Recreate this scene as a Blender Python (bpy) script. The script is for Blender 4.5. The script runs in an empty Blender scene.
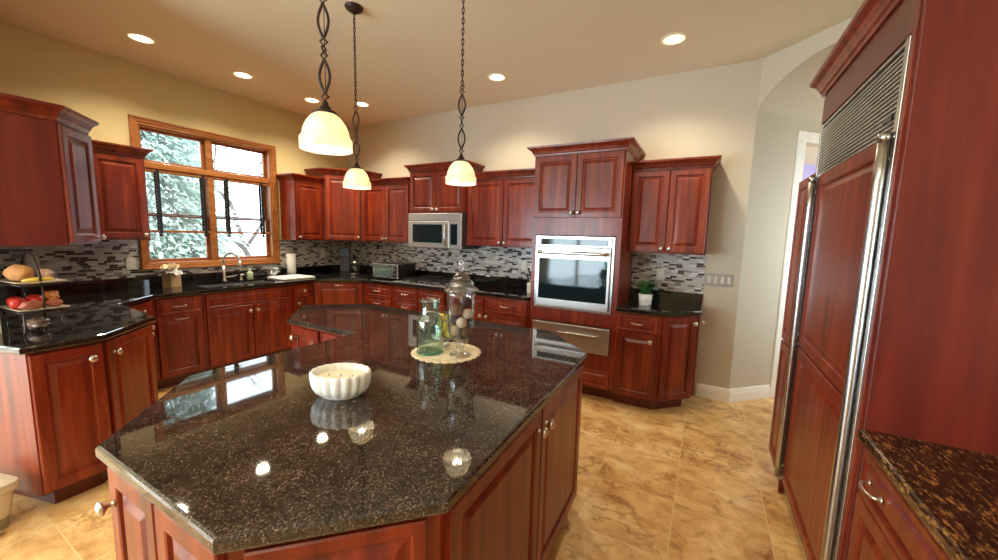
import bpy, math, random
from mathutils import Vector, Matrix, noise
random.seed(7)
PI = math.pi
sc = bpy.context.scene
col = sc.collection

# ------------------------------------------------------------------ camera
cd = bpy.data.cameras.new('camera')
cam = bpy.data.objects.new('camera', cd); col.objects.link(cam); sc.camera = cam
yaw, pitch, roll, fpx, hc = -.500347996, -.11656549, .0258729698, 376.350915, 1.51735055
cd.sensor_fit = 'HORIZONTAL'; cd.sensor_width = 36; cd.lens = fpx / 998 * 36
cd.clip_start = .02; cd.clip_end = 200
F = Vector((math.sin(yaw)*math.cos(pitch), math.cos(yaw)*math.cos(pitch), math.sin(pitch)))
R0 = Vector((math.cos(yaw), -math.sin(yaw), 0)); U0 = R0.cross(F)
cr_, sr_ = math.cos(roll), math.sin(roll)
RR = cr_*R0 + sr_*U0; UU = -sr_*R0 + cr_*U0
cam.matrix_world = Matrix(((RR.x, UU.x, -F.x, 0), (RR.y, UU.y, -F.y, 0), (RR.z, UU.z, -F.z, hc), (0, 0, 0, 1)))

# ------------------------------------------------------------------ light and exposure
sc.view_settings.view_transform = 'Standard'
sc.view_settings.look = 'None'
sc.view_settings.gamma = 1
sc.view_settings.exposure = 0.56
sc.view_settings.use_curve_mapping = False
sc.cycles.transparent_max_bounces = 24
sc.cycles.max_bounces = 10
sc.cycles.diffuse_bounces = 6
world = bpy.data.worlds.new('overcast sky'); sc.world = world; world.use_nodes = True
bg = world.node_tree.nodes['Background']; bg.inputs[0].default_value = (.80, .92, 1, 1); bg.inputs[1].default_value = 5.2

def area(name, loc, target, sx, sy, power, color):
    l = bpy.data.lights.new(name, 'AREA'); l.shape = 'RECTANGLE'; l.size = sx; l.size_y = sy
    l.energy = power; l.color = color
    o = bpy.data.objects.new(name, l); col.objects.link(o); o.location = loc
    o.rotation_euler = (Vector(target) - Vector(loc)).to_track_quat('-Z', 'Y').to_euler()
    return o
DAY = (.72, .88, 1)
for i, wx in enumerate((-7.6, -5.4, -3.2)):
    area('daylight_patio', (wx, -3.85, 1.25), (wx, 0, 2.1), 1.7, 2.1, 125, DAY)
area('daylight_dining', (-9.35, -1.6, 1.3), (-5, -1.6, 2.0), 2.6, 2.0, 55, DAY)
area('hall_fill', (1.98, 4.10, 1.55), (.9, 5.2, 1.3), .95, 1.25, 7, (.85, .92, 1))  # added light, out of view, to brighten the passage's left wall
# warm bounce fill added over the unseen part of the room behind the camera
area('room_fill_warm', (-.9, -1.5, 3.0), (-.9, -1.5, 0), 2.2, 1.8, 46, (1, .88, .70))
area('room_fill_warm', (-5.8, -1.4, 3.0), (-5.8, -1.4, 0), 2.2, 1.8, 16, (1, .88, .70))

# ------------------------------------------------------------------ materials
def newmat(name):
    m = bpy.data.materials.new(name); m.use_nodes = True
    nt = m.node_tree
    return m, nt, nt.nodes['Principled BSDF'], nt.nodes, nt.links
def simple(name, c, rough=.5, metal=0, coat=0, trans=0, ior=1.45, emit=None, es=0, bump=0, bscale=60, var=.06):
    m, nt, b, N, L = newmat(name)
    b.inputs['Roughness'].default_value = rough; b.inputs['Metallic'].default_value = metal
    b.inputs['Coat Weight'].default_value = coat; b.inputs['Coat Roughness'].default_value = .08
    b.inputs['Transmission Weight'].default_value = trans; b.inputs['IOR'].default_value = ior
    tc = N.new('ShaderNodeTexCoord'); nz = N.new('ShaderNodeTexNoise'); nz.inputs['Scale'].default_value = bscale*.2
    L.new(tc.outputs['Object'], nz.inputs['Vector'])
    mx = N.new('ShaderNodeMix'); mx.data_type = 'RGBA'
    mx.inputs[6].default_value = (*[max(0, v*(1-var)) for v in c], 1); mx.inputs[7].default_value = (*[min(1, v*(1+var)) for v in c], 1)
    L.new(nz.outputs['Fac'], mx.inputs[0]); L.new(mx.outputs[2], b.inputs['Base Color'])
    if emit: b.inputs['Emission Color'].default_value = (*emit, 1); b.inputs['Emission Strength'].default_value = es
    if bump:
        n2 = N.new('ShaderNodeTexNoise'); n2.inputs['Scale'].default_value = bscale; L.new(tc.outputs['Object'], n2.inputs['Vector'])
        bp = N.new('ShaderNodeBump'); bp.inputs['Strength'].default_value = bump; bp.inputs['Distance'].default_value = .002
        L.new(n2.outputs['Fac'], bp.inputs['Height']); L.new(bp.outputs[0], b.inputs['Normal'])
    return m
def ramp(N, stops, interp='LINEAR'):
    r = N.new('ShaderNodeValToRGB'); r.color_ramp.interpolation = interp
    e = r.color_ramp.elements
    while len(e) < len(stops): e.new(.5)
    for k, (p, c) in enumerate(stops): e[k].position = p; e[k].color = (*c, 1)
    return r
def wood(name, dark, mid, light, rough=.33, scale=1.0, axis='Z', coat=.12):
    m, nt, b, N, L = newmat(name)
    tc = N.new('ShaderNodeTexCoord'); mp = N.new('ShaderNodeMapping')
    s = {'Z': (14, 14, 1.1), 'Y': (14, 1.1, 14), 'X': (1.1, 14, 14)}[axis]
    mp.inputs['Scale'].default_value = [v*scale for v in s]
    oi = N.new('ShaderNodeObjectInfo'); L.new(tc.outputs['Object'], mp.inputs['Vector'])
    add = N.new('ShaderNodeVectorMath'); add.operation = 'ADD'
    ml = N.new('ShaderNodeMath'); ml.operation = 'MULTIPLY'; ml.inputs[1].default_value = 37
    L.new(oi.outputs['Random'], ml.inputs[0]); L.new(mp.outputs[0], add.inputs[0]); L.new(ml.outputs[0], add.inputs[1])
    n1 = N.new('ShaderNodeTexNoise'); n1.inputs['Scale'].default_value = 1.2; n1.inputs['Detail'].default_value = 6; n1.inputs['Roughness'].default_value = .62
    L.new(add.outputs[0], n1.inputs['Vector'])
    rp = ramp(N, [(.28, dark), (.52, mid), (.78, light)]); L.new(n1.outputs['Fac'], rp.inputs[0])
    hs = N.new('ShaderNodeHueSaturation')
    mr = N.new('ShaderNodeMapRange'); mr.inputs['To Min'].default_value = .86; mr.inputs['To Max'].default_value = 1.16
    L.new(oi.outputs['Random'], mr.inputs[0]); L.new(mr.outputs[0], hs.inputs['Value']); L.new(rp.outputs[0], hs.inputs['Color'])
    L.new(hs.outputs[0], b.inputs['Base Color'])
    b.inputs['Roughness'].default_value = rough; b.inputs['Coat Weight'].default_value = coat; b.inputs['Coat Roughness'].default_value = .12
    b.inputs['Specular IOR Level'].default_value = .36
    return m
CHERRY = wood('cherry cabinet wood', (.075, .007, .003), (.185, .022, .007), (.34, .062, .016))
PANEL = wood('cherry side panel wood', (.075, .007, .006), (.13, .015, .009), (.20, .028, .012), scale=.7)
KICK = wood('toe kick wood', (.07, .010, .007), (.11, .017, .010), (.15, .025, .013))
OAK = wood('golden oak window trim', (.20, .065, .015), (.33, .12, .03), (.44, .19, .055), rough=.35, axis='Y')
OAKV = wood('golden oak window trim upright', (.20, .065, .015), (.33, .12, .03), (.44, .19, .055), rough=.35)
SASH = wood('sash wood', (.20, .06, .02), (.32, .11, .035), (.42, .17, .06), rough=.35)
SLAT = wood('blind slat wood', (.22, .11, .07), (.30, .16, .10), (.38, .22, .15), axis='Y')

def granite(name, base, fleck, pale, dens=.0, rough=.035, stretch=1, gs=150):
    m, nt, b, N, L = newmat(name)
    tc = N.new('ShaderNodeTexCoord'); mp = N.new('ShaderNodeMapping'); mp.inputs['Scale'].default_value = (1, stretch, 1); L.new(tc.outputs['Object'], mp.inputs['Vector'])
    n1 = N.new('ShaderNodeTexNoise'); n1.inputs['Scale'].default_value = gs; n1.inputs['Detail'].default_value = 4; n1.inputs['Roughness'].default_value = .75
    L.new(mp.outputs[0], n1.inputs['Vector'])
    r1 = ramp(N, [(.36, [c*.5 for c in base]), (.47-dens, base), (.56-dens, fleck), (.66, pale)])
    L.new(n1.outputs['Fac'], r1.inputs[0])
    n3 = N.new('ShaderNodeTexNoise'); n3.inputs['Scale'].default_value = 13; n3.inputs['Detail'].default_value = 6; n3.inputs['Roughness'].default_value = .7; L.new(mp.outputs[0], n3.inputs['Vector'])
    r3 = ramp(N, [(.35, (.35, .35, .35)), (.5, (.9, .9, .9)), (.68, (1.35, 1.3, 1.2))]); L.new(n3.outputs['Fac'], r3.inputs[0])
    mx = N.new('ShaderNodeMix'); mx.data_type = 'RGBA'; mx.blend_type = 'MULTIPLY'; mx.inputs[0].default_value = 1
    L.new(r1.outputs[0], mx.inputs[6]); L.new(r3.outputs[0], mx.inputs[7])
    L.new(mx.outputs[2], b.inputs['Base Color'])
    b.inputs['Roughness'].default_value = rough; b.inputs['IOR'].default_value = 1.6
    return m
GRANITE = granite('dark brown granite', (.022, .015, .012), (.058, .044, .035), (.22, .18, .14), gs=190)
GRANITEB = granite('golden flecked brown granite', (.022, .009, .006), (.11, .045, .016), (.38, .20, .055), stretch=.35, gs=95)
GRANITE2 = granite('black granite', (.006, .006, .007), (.016, .015, .013), (.06, .052, .04))

def paint(name, c, scale=3):
    return simple(name, c, rough=.85, bump=.12, bscale=180, var=.025)
WALL_LAMPWARM = paint('wall paint with lamp warmth tint', (.60, .50, .26))  # left wall: beige paint yellowed, warm lamp light put into its colour
WALL = paint('beige wall paint', (.57, .51, .395))
CEIL = paint('tan ceiling paint', (.74, .675, .52))
TRIM = simple('cream trim paint', (.90, .87, .78), rough=.4)
WHITE = simple('white ceramic', (.86, .85, .80), rough=.22, coat=.3)
WAX = simple('cream candle wax', (.88, .80, .62), rough=.5)
STEEL = simple('brushed stainless steel', (.52, .50, .475), rough=.36, metal=1, var=.08)
STEELD = simple('stainless steel', (.52, .52, .51), rough=.27, metal=1)
NICKEL = simple('satin nickel', (.62, .58, .52), rough=.28, metal=1)
IRON = simple('bronzed wrought iron', (.030, .014, .009), rough=.42, metal=.3)
BLACK = simple('black plastic', (.012, .012, .013), rough=.3)
BLACKG = simple('black glass', (.006, .016, .020), rough=.05)
BLUEG = simple('dark blue plastic', (.010, .022, .05), rough=.12, coat=.6)
CAST = simple('cast iron grate', (.015, .014, .013), rough=.45)
PLATE = simple('cream stoneware', (.66, .60, .48), rough=.3)
TOWEL = simple('white towelling', (.80, .78, .72), rough=.95, bump=.5, bscale=300)
PAPER = simple('white paper', (.86, .85, .82), rough=.9)
PAPERC = simple('cream tissue paper', (.78, .66, .42), rough=.9)
PAPERG = simple('grey tissue paper', (.55, .55, .56), rough=.9)
KRAFT = simple('light wood box', (.58, .40, .22), rough=.6)
BIN = simple('beige bin plastic', (.60, .53, .38), rough=.4)
BIND = simple('dark beige bin plastic', (.30, .25, .17), rough=.5)
BREAD = simple('bread crust', (.55, .27, .10), rough=.8, bump=.5, bscale=40, var=.25)
APPLE = simple('red apple skin', (.50, .03, .02), rough=.25, var=.4, bscale=40)
POTATO = simple('sweet potato skin', (.36, .11, .07), rough=.7, bump=.6, bscale=60, var=.2)
CHIP = simple('orange snack bag', (.62, .22, .05), rough=.3, var=.5, bscale=50)
CLING = simple('clear plastic bag', (.75, .74, .72), rough=.2, var=.2, coat=.5)
CANOE = simple('banana skin', (.75, .55, .10), rough=.5)
LEAF = simple('green grass leaves', (.045, .14, .03), rough=.5, var=.4, bscale=40)
POTM = simple('white glazed pot', (.78, .76, .70), rough=.3)
SOIL = simple('potting soil', (.03, .02, .012), rough=.95, bump=.8)
DOILY = simple('cream crochet', (.74, .62, .42), rough=.95, bump=.8, bscale=250, var=.15)
CONE = simple('pine cone brown', (.20, .10, .055), rough=.8, bump=.8, bscale=80, var=.4)
RATTAN = simple('tan rattan ball', (.55, .38, .22), rough=.8, bump=1, bscale=90, var=.3)
COTTON = simple('cream woven ball', (.75, .62, .45), rough=.85, bump=1, bscale=90, var=.2)
CHARC = simple('dark purple ball', (.06, .035, .045), rough=.7, bump=1, bscale=90, var=.4)
LEMON = simple('lemon candy yellow', (.85, .62, .02), rough=.4, var=.12, bscale=30)
OUTM = simple('outlet plastic', (.70, .66, .58), rough=.35)
SWM = simple('grey metal switch plate', (.40, .40, .39), rough=.35, metal=.7)
SOAP = simple('pale green soap', (.45, .56, .38), rough=.2, coat=.5)
CREAMB = simple('cream knife block', (.72, .66, .55), rough=.35)
LAV = paint('lavender paint', (.42, .38, .62))
REDC = simple('dark red fabric', (.22, .012, .02), rough=.8)
PALEB = paint('pale blue paint', (.68, .78, .82))
BARK = simple('tree bark', (.10, .075, .065), rough=.9, bump=1, bscale=20, var=.3)
NEEDLE = simple('spruce needles', (.33, .42, .385), rough=.8, var=.5, bscale=8)
SNOW = simple('winter lawn', (.62, .62, .56), rough=.9, var=.2, bscale=4)
PURP = simple('fridge badge', (.03, .03, .03), rough=.3)

def emis(name, c, s):
    m = bpy.data.materials.new(name); m.use_nodes = True; N = m.node_tree.nodes; L = m.node_tree.links
    N.clear(); o = N.new('ShaderNodeOutputMaterial'); e = N.new('ShaderNodeEmission')
    e.inputs[0].default_value = (*c, 1); e.inputs[1].default_value = s; L.new(e.outputs[0], o.inputs[0]); return m
LAMP = emis('recessed lamp glow', (1, .86, .55), 14)
BULB = emis('pendant bulb glow', (1, .85, .58), 9)
LCD = emis('oven display', (.10, .45, .40), .35)

def glassmat(name, tint=(1, 1, 1), refl=.12, rough=.02, base=.03):
    m = bpy.data.materials.new(name); m.use_nodes = True; N = m.node_tree.nodes; L = m.node_tree.links
    N.clear(); o = N.new('ShaderNodeOutputMaterial'); t = N.new('ShaderNodeBsdfTransparent'); t.inputs[0].default_value = (*tint, 1)
    g = N.new('ShaderNodeBsdfGlossy'); g.inputs['Roughness'].default_value = rough
    f = N.new('ShaderNodeLayerWeight'); f.inputs['Blend'].default_value = .5
    p = N.new('ShaderNodeMath'); p.operation = 'POWER'; p.inputs[1].default_value = 3; L.new(f.outputs['Facing'], p.inputs[0])
    q = N.new('ShaderNodeMath'); q.operation = 'MULTIPLY_ADD'; q.inputs[1].default_value = refl; q.inputs[2].default_value = base; L.new(p.outputs[0], q.inputs[0])
    mx = N.new('ShaderNodeMixShader'); L.new(q.outputs[0], mx.inputs[0]); L.new(t.outputs[0], mx.inputs[1]); L.new(g.outputs[0], mx.inputs[2])
    L.new(mx.outputs[0], o.inputs[0]); return m
PANE = glassmat('window glass', (.94, .98, .98), .4)
JAR = glassmat('clear jar glass', (.94, .95, .96), .9, base=.10)
JARG = glassmat('green tinted jar glass', (.86, .95, .92), .9, base=.09)
JARB = glassmat('thick green glass foot', (.55, .80, .72), .6, base=.08)

def cutglass():
    m = glassmat('cut glass', (.93, .93, .95), .9, .12, .14); N = m.node_tree.nodes; L = m.node_tree.links
    v = N.new('ShaderNodeTexVoronoi'); v.inputs['Scale'].default_value = 55; tc = N.new('ShaderNodeTexCoord'); L.new(tc.outputs['Object'], v.inputs['Vector'])
    bp = N.new('ShaderNodeBump'); bp.inputs['Strength'].default_value = .8; bp.inputs['Distance'].default_value = .004; L.new(v.outputs['Distance'], bp.inputs['Height'])
    for n in N:
        if n.type == 'BSDF_GLOSSY': L.new(bp.outputs[0], n.inputs['Normal'])
        if n.type == 'LAYER_WEIGHT': L.new(bp.outputs[0], n.inputs['Normal'])
    return m
CUTG = cutglass()
def shade_mat():
    m = bpy.data.materials.new('frosted alabaster lamp glass'); m.use_nodes = True; N = m.node_tree.nodes; L = m.node_tree.links
    N.clear(); o = N.new('ShaderNodeOutputMaterial')
    tc = N.new('ShaderNodeTexCoord'); nz = N.new('ShaderNodeTexNoise'); nz.inputs['Scale'].default_value = 14; nz.inputs['Detail'].default_value = 5
    L.new(tc.outputs['Object'], nz.inputs['Vector'])
    rp = ramp(N, [(.35, (.88, .80, .62)), (.7, (.99, .96, .86))]); L.new(nz.outputs['Fac'], rp.inputs[0])
    t = N.new('ShaderNodeBsdfTranslucent'); d = N.new('ShaderNodeBsdfDiffuse'); g = N.new('ShaderNodeBsdfGlossy'); g.inputs['Roughness'].default_value = .2
    L.new(rp.outputs[0], t.inputs[0]); L.new(rp.outputs[0], d.inputs[0])
    a = N.new('ShaderNodeMixShader'); a.inputs[0].default_value = .35; L.new(t.outputs[0], a.inputs[1]); L.new(d.outputs[0], a.inputs[2])
    b = N.new('ShaderNodeMixShader'); b.inputs[0].default_value = .06; L.new(a.outputs[0], b.inputs[1]); L.new(g.outputs[0], b.inputs[2])
    L.new(b.outputs[0], o.inputs[0]); return m
SHADE = shade_mat()

def floor_mat():
    m, nt, b, N, L = newmat('travertine floor tiles')
    tc = N.new('ShaderNodeTexCoord'); mp = N.new('ShaderNodeMapping'); mp.inputs['Location'].default_value = (.05, -2.75, 0)
    L.new(tc.outputs['Object'], mp.inputs['Vector'])
    br = N.new('ShaderNodeTexBrick'); br.offset = 0; br.squash = 1
    br.inputs['Scale'].default_value = 1; br.inputs['Brick Width'].default_value = .457; br.inputs['Row Height'].default_value = .457
    br.inputs['Mortar Size'].default_value = .0028; br.inputs['Mortar Smooth'].default_value = .3; br.inputs['Bias'].default_value = 0
    br.inputs['Color1'].default_value = (.2, .2, .2, 1); br.inputs['Color2'].default_value = (.9, .9, .9, 1); br.inputs['Mortar'].default_value = (.5, .5, .5, 1)
    L.new(mp.outputs[0], br.inputs['Vector'])
    ad = N.new('ShaderNodeVectorMath'); ad.operation = 'MULTIPLY_ADD'; ad.inputs[1].default_value = (9, 9, 9)
    L.new(br.outputs['Color'], ad.inputs[0]); L.new(tc.outputs['Object'], ad.inputs[2])
    n1 = N.new('ShaderNodeTexNoise'); n1.inputs['Scale'].default_value = 3.2; n1.inputs['Detail'].default_value = 12; n1.inputs['Roughness'].default_value = .68; n1.inputs['Distortion'].default_value = .5
    mp2 = N.new('ShaderNodeMapping'); mp2.inputs['Rotation'].default_value = (0, 0, .5); mp2.inputs['Scale'].default_value = (1, 1.5, 1)
    L.new(ad.outputs[0], mp2.inputs['Vector']); L.new(mp2.outputs[0], n1.inputs['Vector'])
    rp = ramp(N, [(.28, (.42, .20, .07)), (.42, (.64, .37, .13)), (.52, (.76, .49, .20)), (.66, (.86, .64, .33))])
    L.new(n1.outputs['Fac'], rp.inputs[0])
    n2 = N.new('ShaderNodeTexNoise'); n2.inputs['Scale'].default_value = 7; n2.inputs['Detail'].default_value = 10; n2.inputs['Roughness'].default_value = .72; n2.inputs['Distortion'].default_value = 1.0
    L.new(ad.outputs[0], n2.inputs['Vector'])
    r2 = ramp(N, [(.33, (.48, .36, .26)), (.42, (.88, .82, .76)), (.55, (1, 1, 1)), (.7, (1.16, 1.16, 1.12))]); L.new(n2.outputs['Fac'], r2.inputs[0])
    mx = N.new('ShaderNodeMix'); mx.data_type = 'RGBA'; mx.blend_type = 'MULTIPLY'; mx.inputs[0].default_value = .9
    L.new(rp.outputs[0], mx.inputs[6]); L.new(r2.outputs[0], mx.inputs[7])
    n4 = N.new('ShaderNodeTexNoise'); n4.inputs['Scale'].default_value = 4.5; n4.inputs['Detail'].default_value = 9; n4.inputs['Roughness'].default_value = .6; n4.inputs['Distortion'].default_value = .35; L.new(mp2.outputs[0], n4.inputs['Vector'])
    r4 = ramp(N, [(.465, (1, 1, 1)), (.492, (.50, .36, .24)), (.508, (.50, .36, .24)), (.54, (1, 1, 1))]); L.new(n4.outputs['Fac'], r4.inputs[0])
    n5 = N.new('ShaderNodeTexNoise'); n5.inputs['Scale'].default_value = 2.2; n5.inputs['Detail'].default_value = 3; L.new(ad.outputs[0], n5.inputs['Vector'])
    r5 = ramp(N, [(.47, (0, 0, 0)), (.60, (.75, .75, .75))]); L.new(n5.outputs['Fac'], r5.inputs[0])
    mv = N.new('ShaderNodeMix'); mv.data_type = 'RGBA'; mv.blend_type = 'MULTIPLY'; L.new(r5.outputs[0], mv.inputs[0]); L.new(mx.outputs[2], mv.inputs[6]); L.new(r4.outputs[0], mv.inputs[7])
    mg = N.new('ShaderNodeMix'); mg.data_type = 'RGBA'; L.new(br.outputs['Fac'], mg.inputs[0]); L.new(mv.outputs[2], mg.inputs[6]); mg.inputs[7].default_value = (.73, .52, .25, 1)
    L.new(mg.outputs[2], b.inputs['Base Color']); b.inputs['Roughness'].default_value = .36
    bp = N.new('ShaderNodeBump'); bp.inputs['Strength'].default_value = .4; bp.inputs['Distance'].default_value = .002; bp.invert = True
    L.new(br.outputs['Fac'], bp.inputs['Height']); L.new(bp.outputs[0], b.inputs['Normal'])
    return m
FLOOR = floor_mat()

def mosaic(name, axis, cols):
    m, nt, b, N, L = newmat(name)
    def math_(op, a, c=None):
        n = N.new('ShaderNodeMath'); n.operation = op
        for k, v in enumerate((a, c)):
            if v is None: continue
            if isinstance(v, (int, float)): n.inputs[k].default_value = v
            else: L.new(v, n.inputs[k])
        return n.outputs[0]
    g = N.new('ShaderNodeNewGeometry'); s = N.new('ShaderNodeSeparateXYZ'); L.new(g.outputs['Position'], s.inputs[0])
    u = s.outputs['XYZ'.index(axis)]; z = s.outputs[2]
    rz = math_('DIVIDE', z, .0195); row = math_('FLOOR', rz)
    w1 = N.new('ShaderNodeTexWhiteNoise'); w1.noise_dimensions = '1D'; L.new(row, w1.inputs['W'])
    uu = math_('ADD', math_('DIVIDE', u, .060), math_('MULTIPLY', w1.outputs['Value'], 3.0)); cl = math_('FLOOR', uu)
    cb = N.new('ShaderNodeCombineXYZ'); L.new(row, cb.inputs[0]); L.new(cl, cb.inputs[1])
    w2 = N.new('ShaderNodeTexWhiteNoise'); w2.noise_dimensions = '3D'; L.new(cb.outputs[0], w2.inputs['Vector'])
    rp = ramp(N, cols, 'CONSTANT'); L.new(w2.outputs['Value'], rp.inputs[0])
    fz = math_('FRACT', rz); fu = math_('FRACT', uu)
    gz = math_('LESS_THAN', fz, .10); gu = math_('LESS_THAN', fu, .035); gr = math_('MAXIMUM', gz, gu)
    mx = N.new('ShaderNodeMix'); mx.data_type = 'RGBA'; L.new(gr, mx.inputs[0]); L.new(rp.outputs[0], mx.inputs[6]); mx.inputs[7].default_value = (.42, .40, .37, 1)
    L.new(mx.outputs[2], b.inputs['Base Color'])
    L.new(math_('ADD', math_('MULTIPLY', gr, .5), math_('ADD', math_('MULTIPLY', w2.outputs['Value'], .2), .10)), b.inputs['Roughness'])
    b.inputs['IOR'].default_value = 1.6
    bp = N.new('ShaderNodeBump'); bp.inputs['Strength'].default_value = .35; bp.inputs['Distance'].default_value = .0015; bp.invert = True
    L.new(gr, bp.inputs['Height']); L.new(bp.outputs[0], b.inputs['Normal'])
    return m
MC = [(0, (.035, .027, .027)), (.21, (.52, .50, .47)), (.42, (.42, .40, .385)), (.56, (.66, .66, .66)), (.74, (.50, .49, .49)), (.92, (.17, .16, .16))]
TILEX = mosaic('glass mosaic tile back wall', 'X', MC)
TILEY = mosaic('glass mosaic tile window wall', 'Y', MC)

# ------------------------------------------------------------------ mesh helpers
class MB:
    def __init__(s): s.v = []; s.f = []; s.sm = []
    def add(s, vs, fs, smooth=False):
        o = len(s.v); s.v += [tuple(p) for p in vs]
        for f in fs: s.f.append(tuple(o+i for i in f)); s.sm.append(smooth)
        return s
    def box(s, x0, x1, y0, y1, z0, z1, M=None):
        P = [Vector((x, y, z)) for z in (z0, z1) for y in (y0, y1) for x in (x0, x1)]
        if M: P = [M @ p for p in P]
        return s.add(P, [(0, 2, 3, 1), (4, 5, 7, 6), (0, 1, 5, 4), (2, 6, 7, 3), (0, 4, 6, 2), (1, 3, 7, 5)])
    def loft(s, rings, cap0=True, cap1=True, smooth=False, closed=True):
        n = len(rings[0]); vs = [p for r in rings for p in r]; fs = []
        for k in range(len(rings)-1):
            for i in range(n if closed else n-1):
                j = (i+1) % n; fs.append((k*n+i, k*n+j, (k+1)*n+j, (k+1)*n+i))
        o = len(s.v); s.add(vs, fs, smooth)
        if cap0: s.f.append(tuple(o+i for i in range(n))[::-1]); s.sm.append(False)
        if cap1: s.f.append(tuple(o+(len(rings)-1)*n+i for i in range(n))); s.sm.append(False)
        return s
    def lathe(s, prof, n=24, M=None, cap0=True, cap1=True, smooth=True):
        M = M or Matrix()
        rings = [[M @ Vector((r*math.cos(2*PI*i/n), r*math.sin(2*PI*i/n), z)) for i in range(n)] for r, z in prof]
        return s.loft(rings, cap0, cap1, smooth)
    def tube(s, pts, r, n=8, closed=False, smooth=True):
        pts = [Vector(p) for p in pts]; m = len(pts); rings = []; up = None
        rs = r if isinstance(r, (list, tuple)) else [r]*m
        for i in range(m):
            a = pts[(i-1) % m] if (i > 0 or closed) else pts[i]; b = pts[(i+1) % m] if (i < m-1 or closed) else pts[i]
            t = (b-a).normalized()
            if up is None: up = Vector((0, 0, 1)) if abs(t.z) < .9 else Vector((1, 0, 0))
            x = (up - t*up.dot(t))
            if x.length < 1e-5: x = t.orthogonal()
            x.normalize(); up = x; y = t.cross(x)
            rings.append([pts[i] + rs[i]*(math.cos(2*PI*k/n)*x + math.sin(2*PI*k/n)*y) for k in range(n)])
        if closed: rings.append(rings[0]); return s.loft(rings, False, False, smooth)
        return s.loft(rings, True, True, smooth)
    def ball(s, c, r, n=14, sx=1, sy=1, sz=1, rough=0, M=None, seed=0):
        rings = []; c = Vector(c)
        for k in range(1, n):
            th = PI*k/n
            rg = []
            for i in range(n*2):
                a = 2*PI*i/(n*2); d = Vector((math.sin(th)*math.cos(a), math.sin(th)*math.sin(a), -math.cos(th)))
                q = r*(1 + rough*noise.noise(d*2.2 + Vector((seed*7.1, 0, 0))))
                p = Vector((d.x*sx, d.y*sy, d.z*sz))*q
                if M: p = M @ p
                rg.append(c+p)
            rings.append(rg)
        return s.loft(rings, True, True, True)
    def build(s, name, mat, parent=None, bevel=0, off=None):
        off = Vector(off) if off is not None else Vector((0, 0, 0))
        me = bpy.data.meshes.new(name)
        me.from_pydata([tuple(Vector(p)-off) for p in s.v], [], s.f)
        me.polygons.foreach_set('use_smooth', s.sm); me.materials.append(mat); me.update()
        o = bpy.data.objects.new(name, me); col.objects.link(o)
        if parent is not None: o.parent = parent
        if bevel:
            b = o.modifiers.new('bevel', 'BEVEL'); b.width = bevel; b.segments = 2; b.limit_method = 'ANGLE'; b.angle_limit = .6
        return o
def tag(o, label, cat, group=None, kind=None):
    o['label'] = label; o['category'] = cat
    if group: o['group'] = group
    if kind: o['kind'] = kind
    return o
def thing(name, label, cat, loc=(0, 0, 0), group=None, rz=0):
    o = bpy.data.objects.new(name, None); col.objects.link(o); o.empty_display_size = .05
    o.location = loc; o.rotation_euler = (0, 0, rz); return tag(o, label, cat, group)
def struct(name, mb, mat, parent=None, bevel=0):
    o = mb.build(name, mat, parent, bevel)
    if parent is None: o['kind'] = 'structure'
    return o
def copy_tree(o, parent=None):
    c = o.copy(); col.objects.link(c); c.parent = parent
    for ch in list(o.children): copy_tree(ch, c)
    return c

def offset_poly(poly, d):
    n = len(poly); P = [Vector(p[:2]) for p in poly]
    if isinstance(d, (int, float)): d = [d]*n
    L = []
    for i in range(n):
        a, b = P[i], P[(i+1) % n]; t = (b-a).normalized(); nn = Vector((t.y, -t.x)); L.append((a+nn*d[i], t))
    out = []
    for i in range(n):
        p1, t1 = L[i-1]; p2, t2 = L[i]; cr = t1.x*t2.y - t1.y*t2.x
        if abs(cr) < 1e-6: out.append(Vector(p2)); continue
        w = p2-p1; k = (w.x*t2.y - w.y*t2.x)/cr; out.append(p1+t1*k)
    return out
def rings_from(poly, prof, flags):
    return [[(p.x, p.y, z) for p in offset_poly(poly, [o if f else 0 for f in flags])] for o, z in prof]
def prism(mb, poly, z0, z1):
    return mb.loft([[(p[0], p[1], z0) for p in poly], [(p[0], p[1], z1) for p in poly]])

class Face:                      # local frame on a vertical cabinet face: u along, w outwards
    def __init__(s, a, b):
        s.a = Vector((a[0], a[1], 0)); d = Vector((b[0]-a[0], b[1]-a[1], 0)); s.L = d.length; s.t = d.normalized(); s.n = Vector((s.t.y, -s.t.x, 0))
    def p(s, u, w, z): return s.a + s.t*u + s.n*w + Vector((0, 0, z))
    def M(s, u, w, z):           # matrix: local x=t, y=up, z=out
        o = s.p(u, w, z); return Matrix(((s.t.x, 0, s.n.x, o.x), (s.t.y, 0, s.n.y, o.y), (0, 1, 0, o.z), (0, 0, 0, 1)))
def raised(mb, fc, u0, u1, z0, z1, th=.02, st=.055, w0=0.0):
    mn = min(u1-u0, z1-z0)
    if mn < .2: st = min(st, mn*.20)
    k = min(1, (mn-2*st)/.16) if mn > 0 else 1
    prof = [(0, 0), (0, th-.004), (.004, th), (st-.008, th), (st-.002, th-.003), (st, th-.011), (st+.008*k, th-.011), (st+.034*k, th-.002), (st+.037*k, th-.002)]
    rings = [[fc.p(u0+i, w0+w, z0+i), fc.p(u1-i, w0+w, z0+i), fc.p(u1-i, w0+w, z1-i), fc.p(u0+i, w0+w, z1-i)] for i, w in prof]
    return mb.loft(rings)
def knob(fc, u, z, parent, off, w=.02):
    mb = MB(); mb.lathe([(.011, 0), (.007, .004), (.006, .014), (.012, .019), (.0195, .024), (.0195, .030), (.013, .035), (.003, .037)], 14, fc.M(u, w, z))
    return mb.build('knob', NICKEL, parent, off=off)
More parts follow.
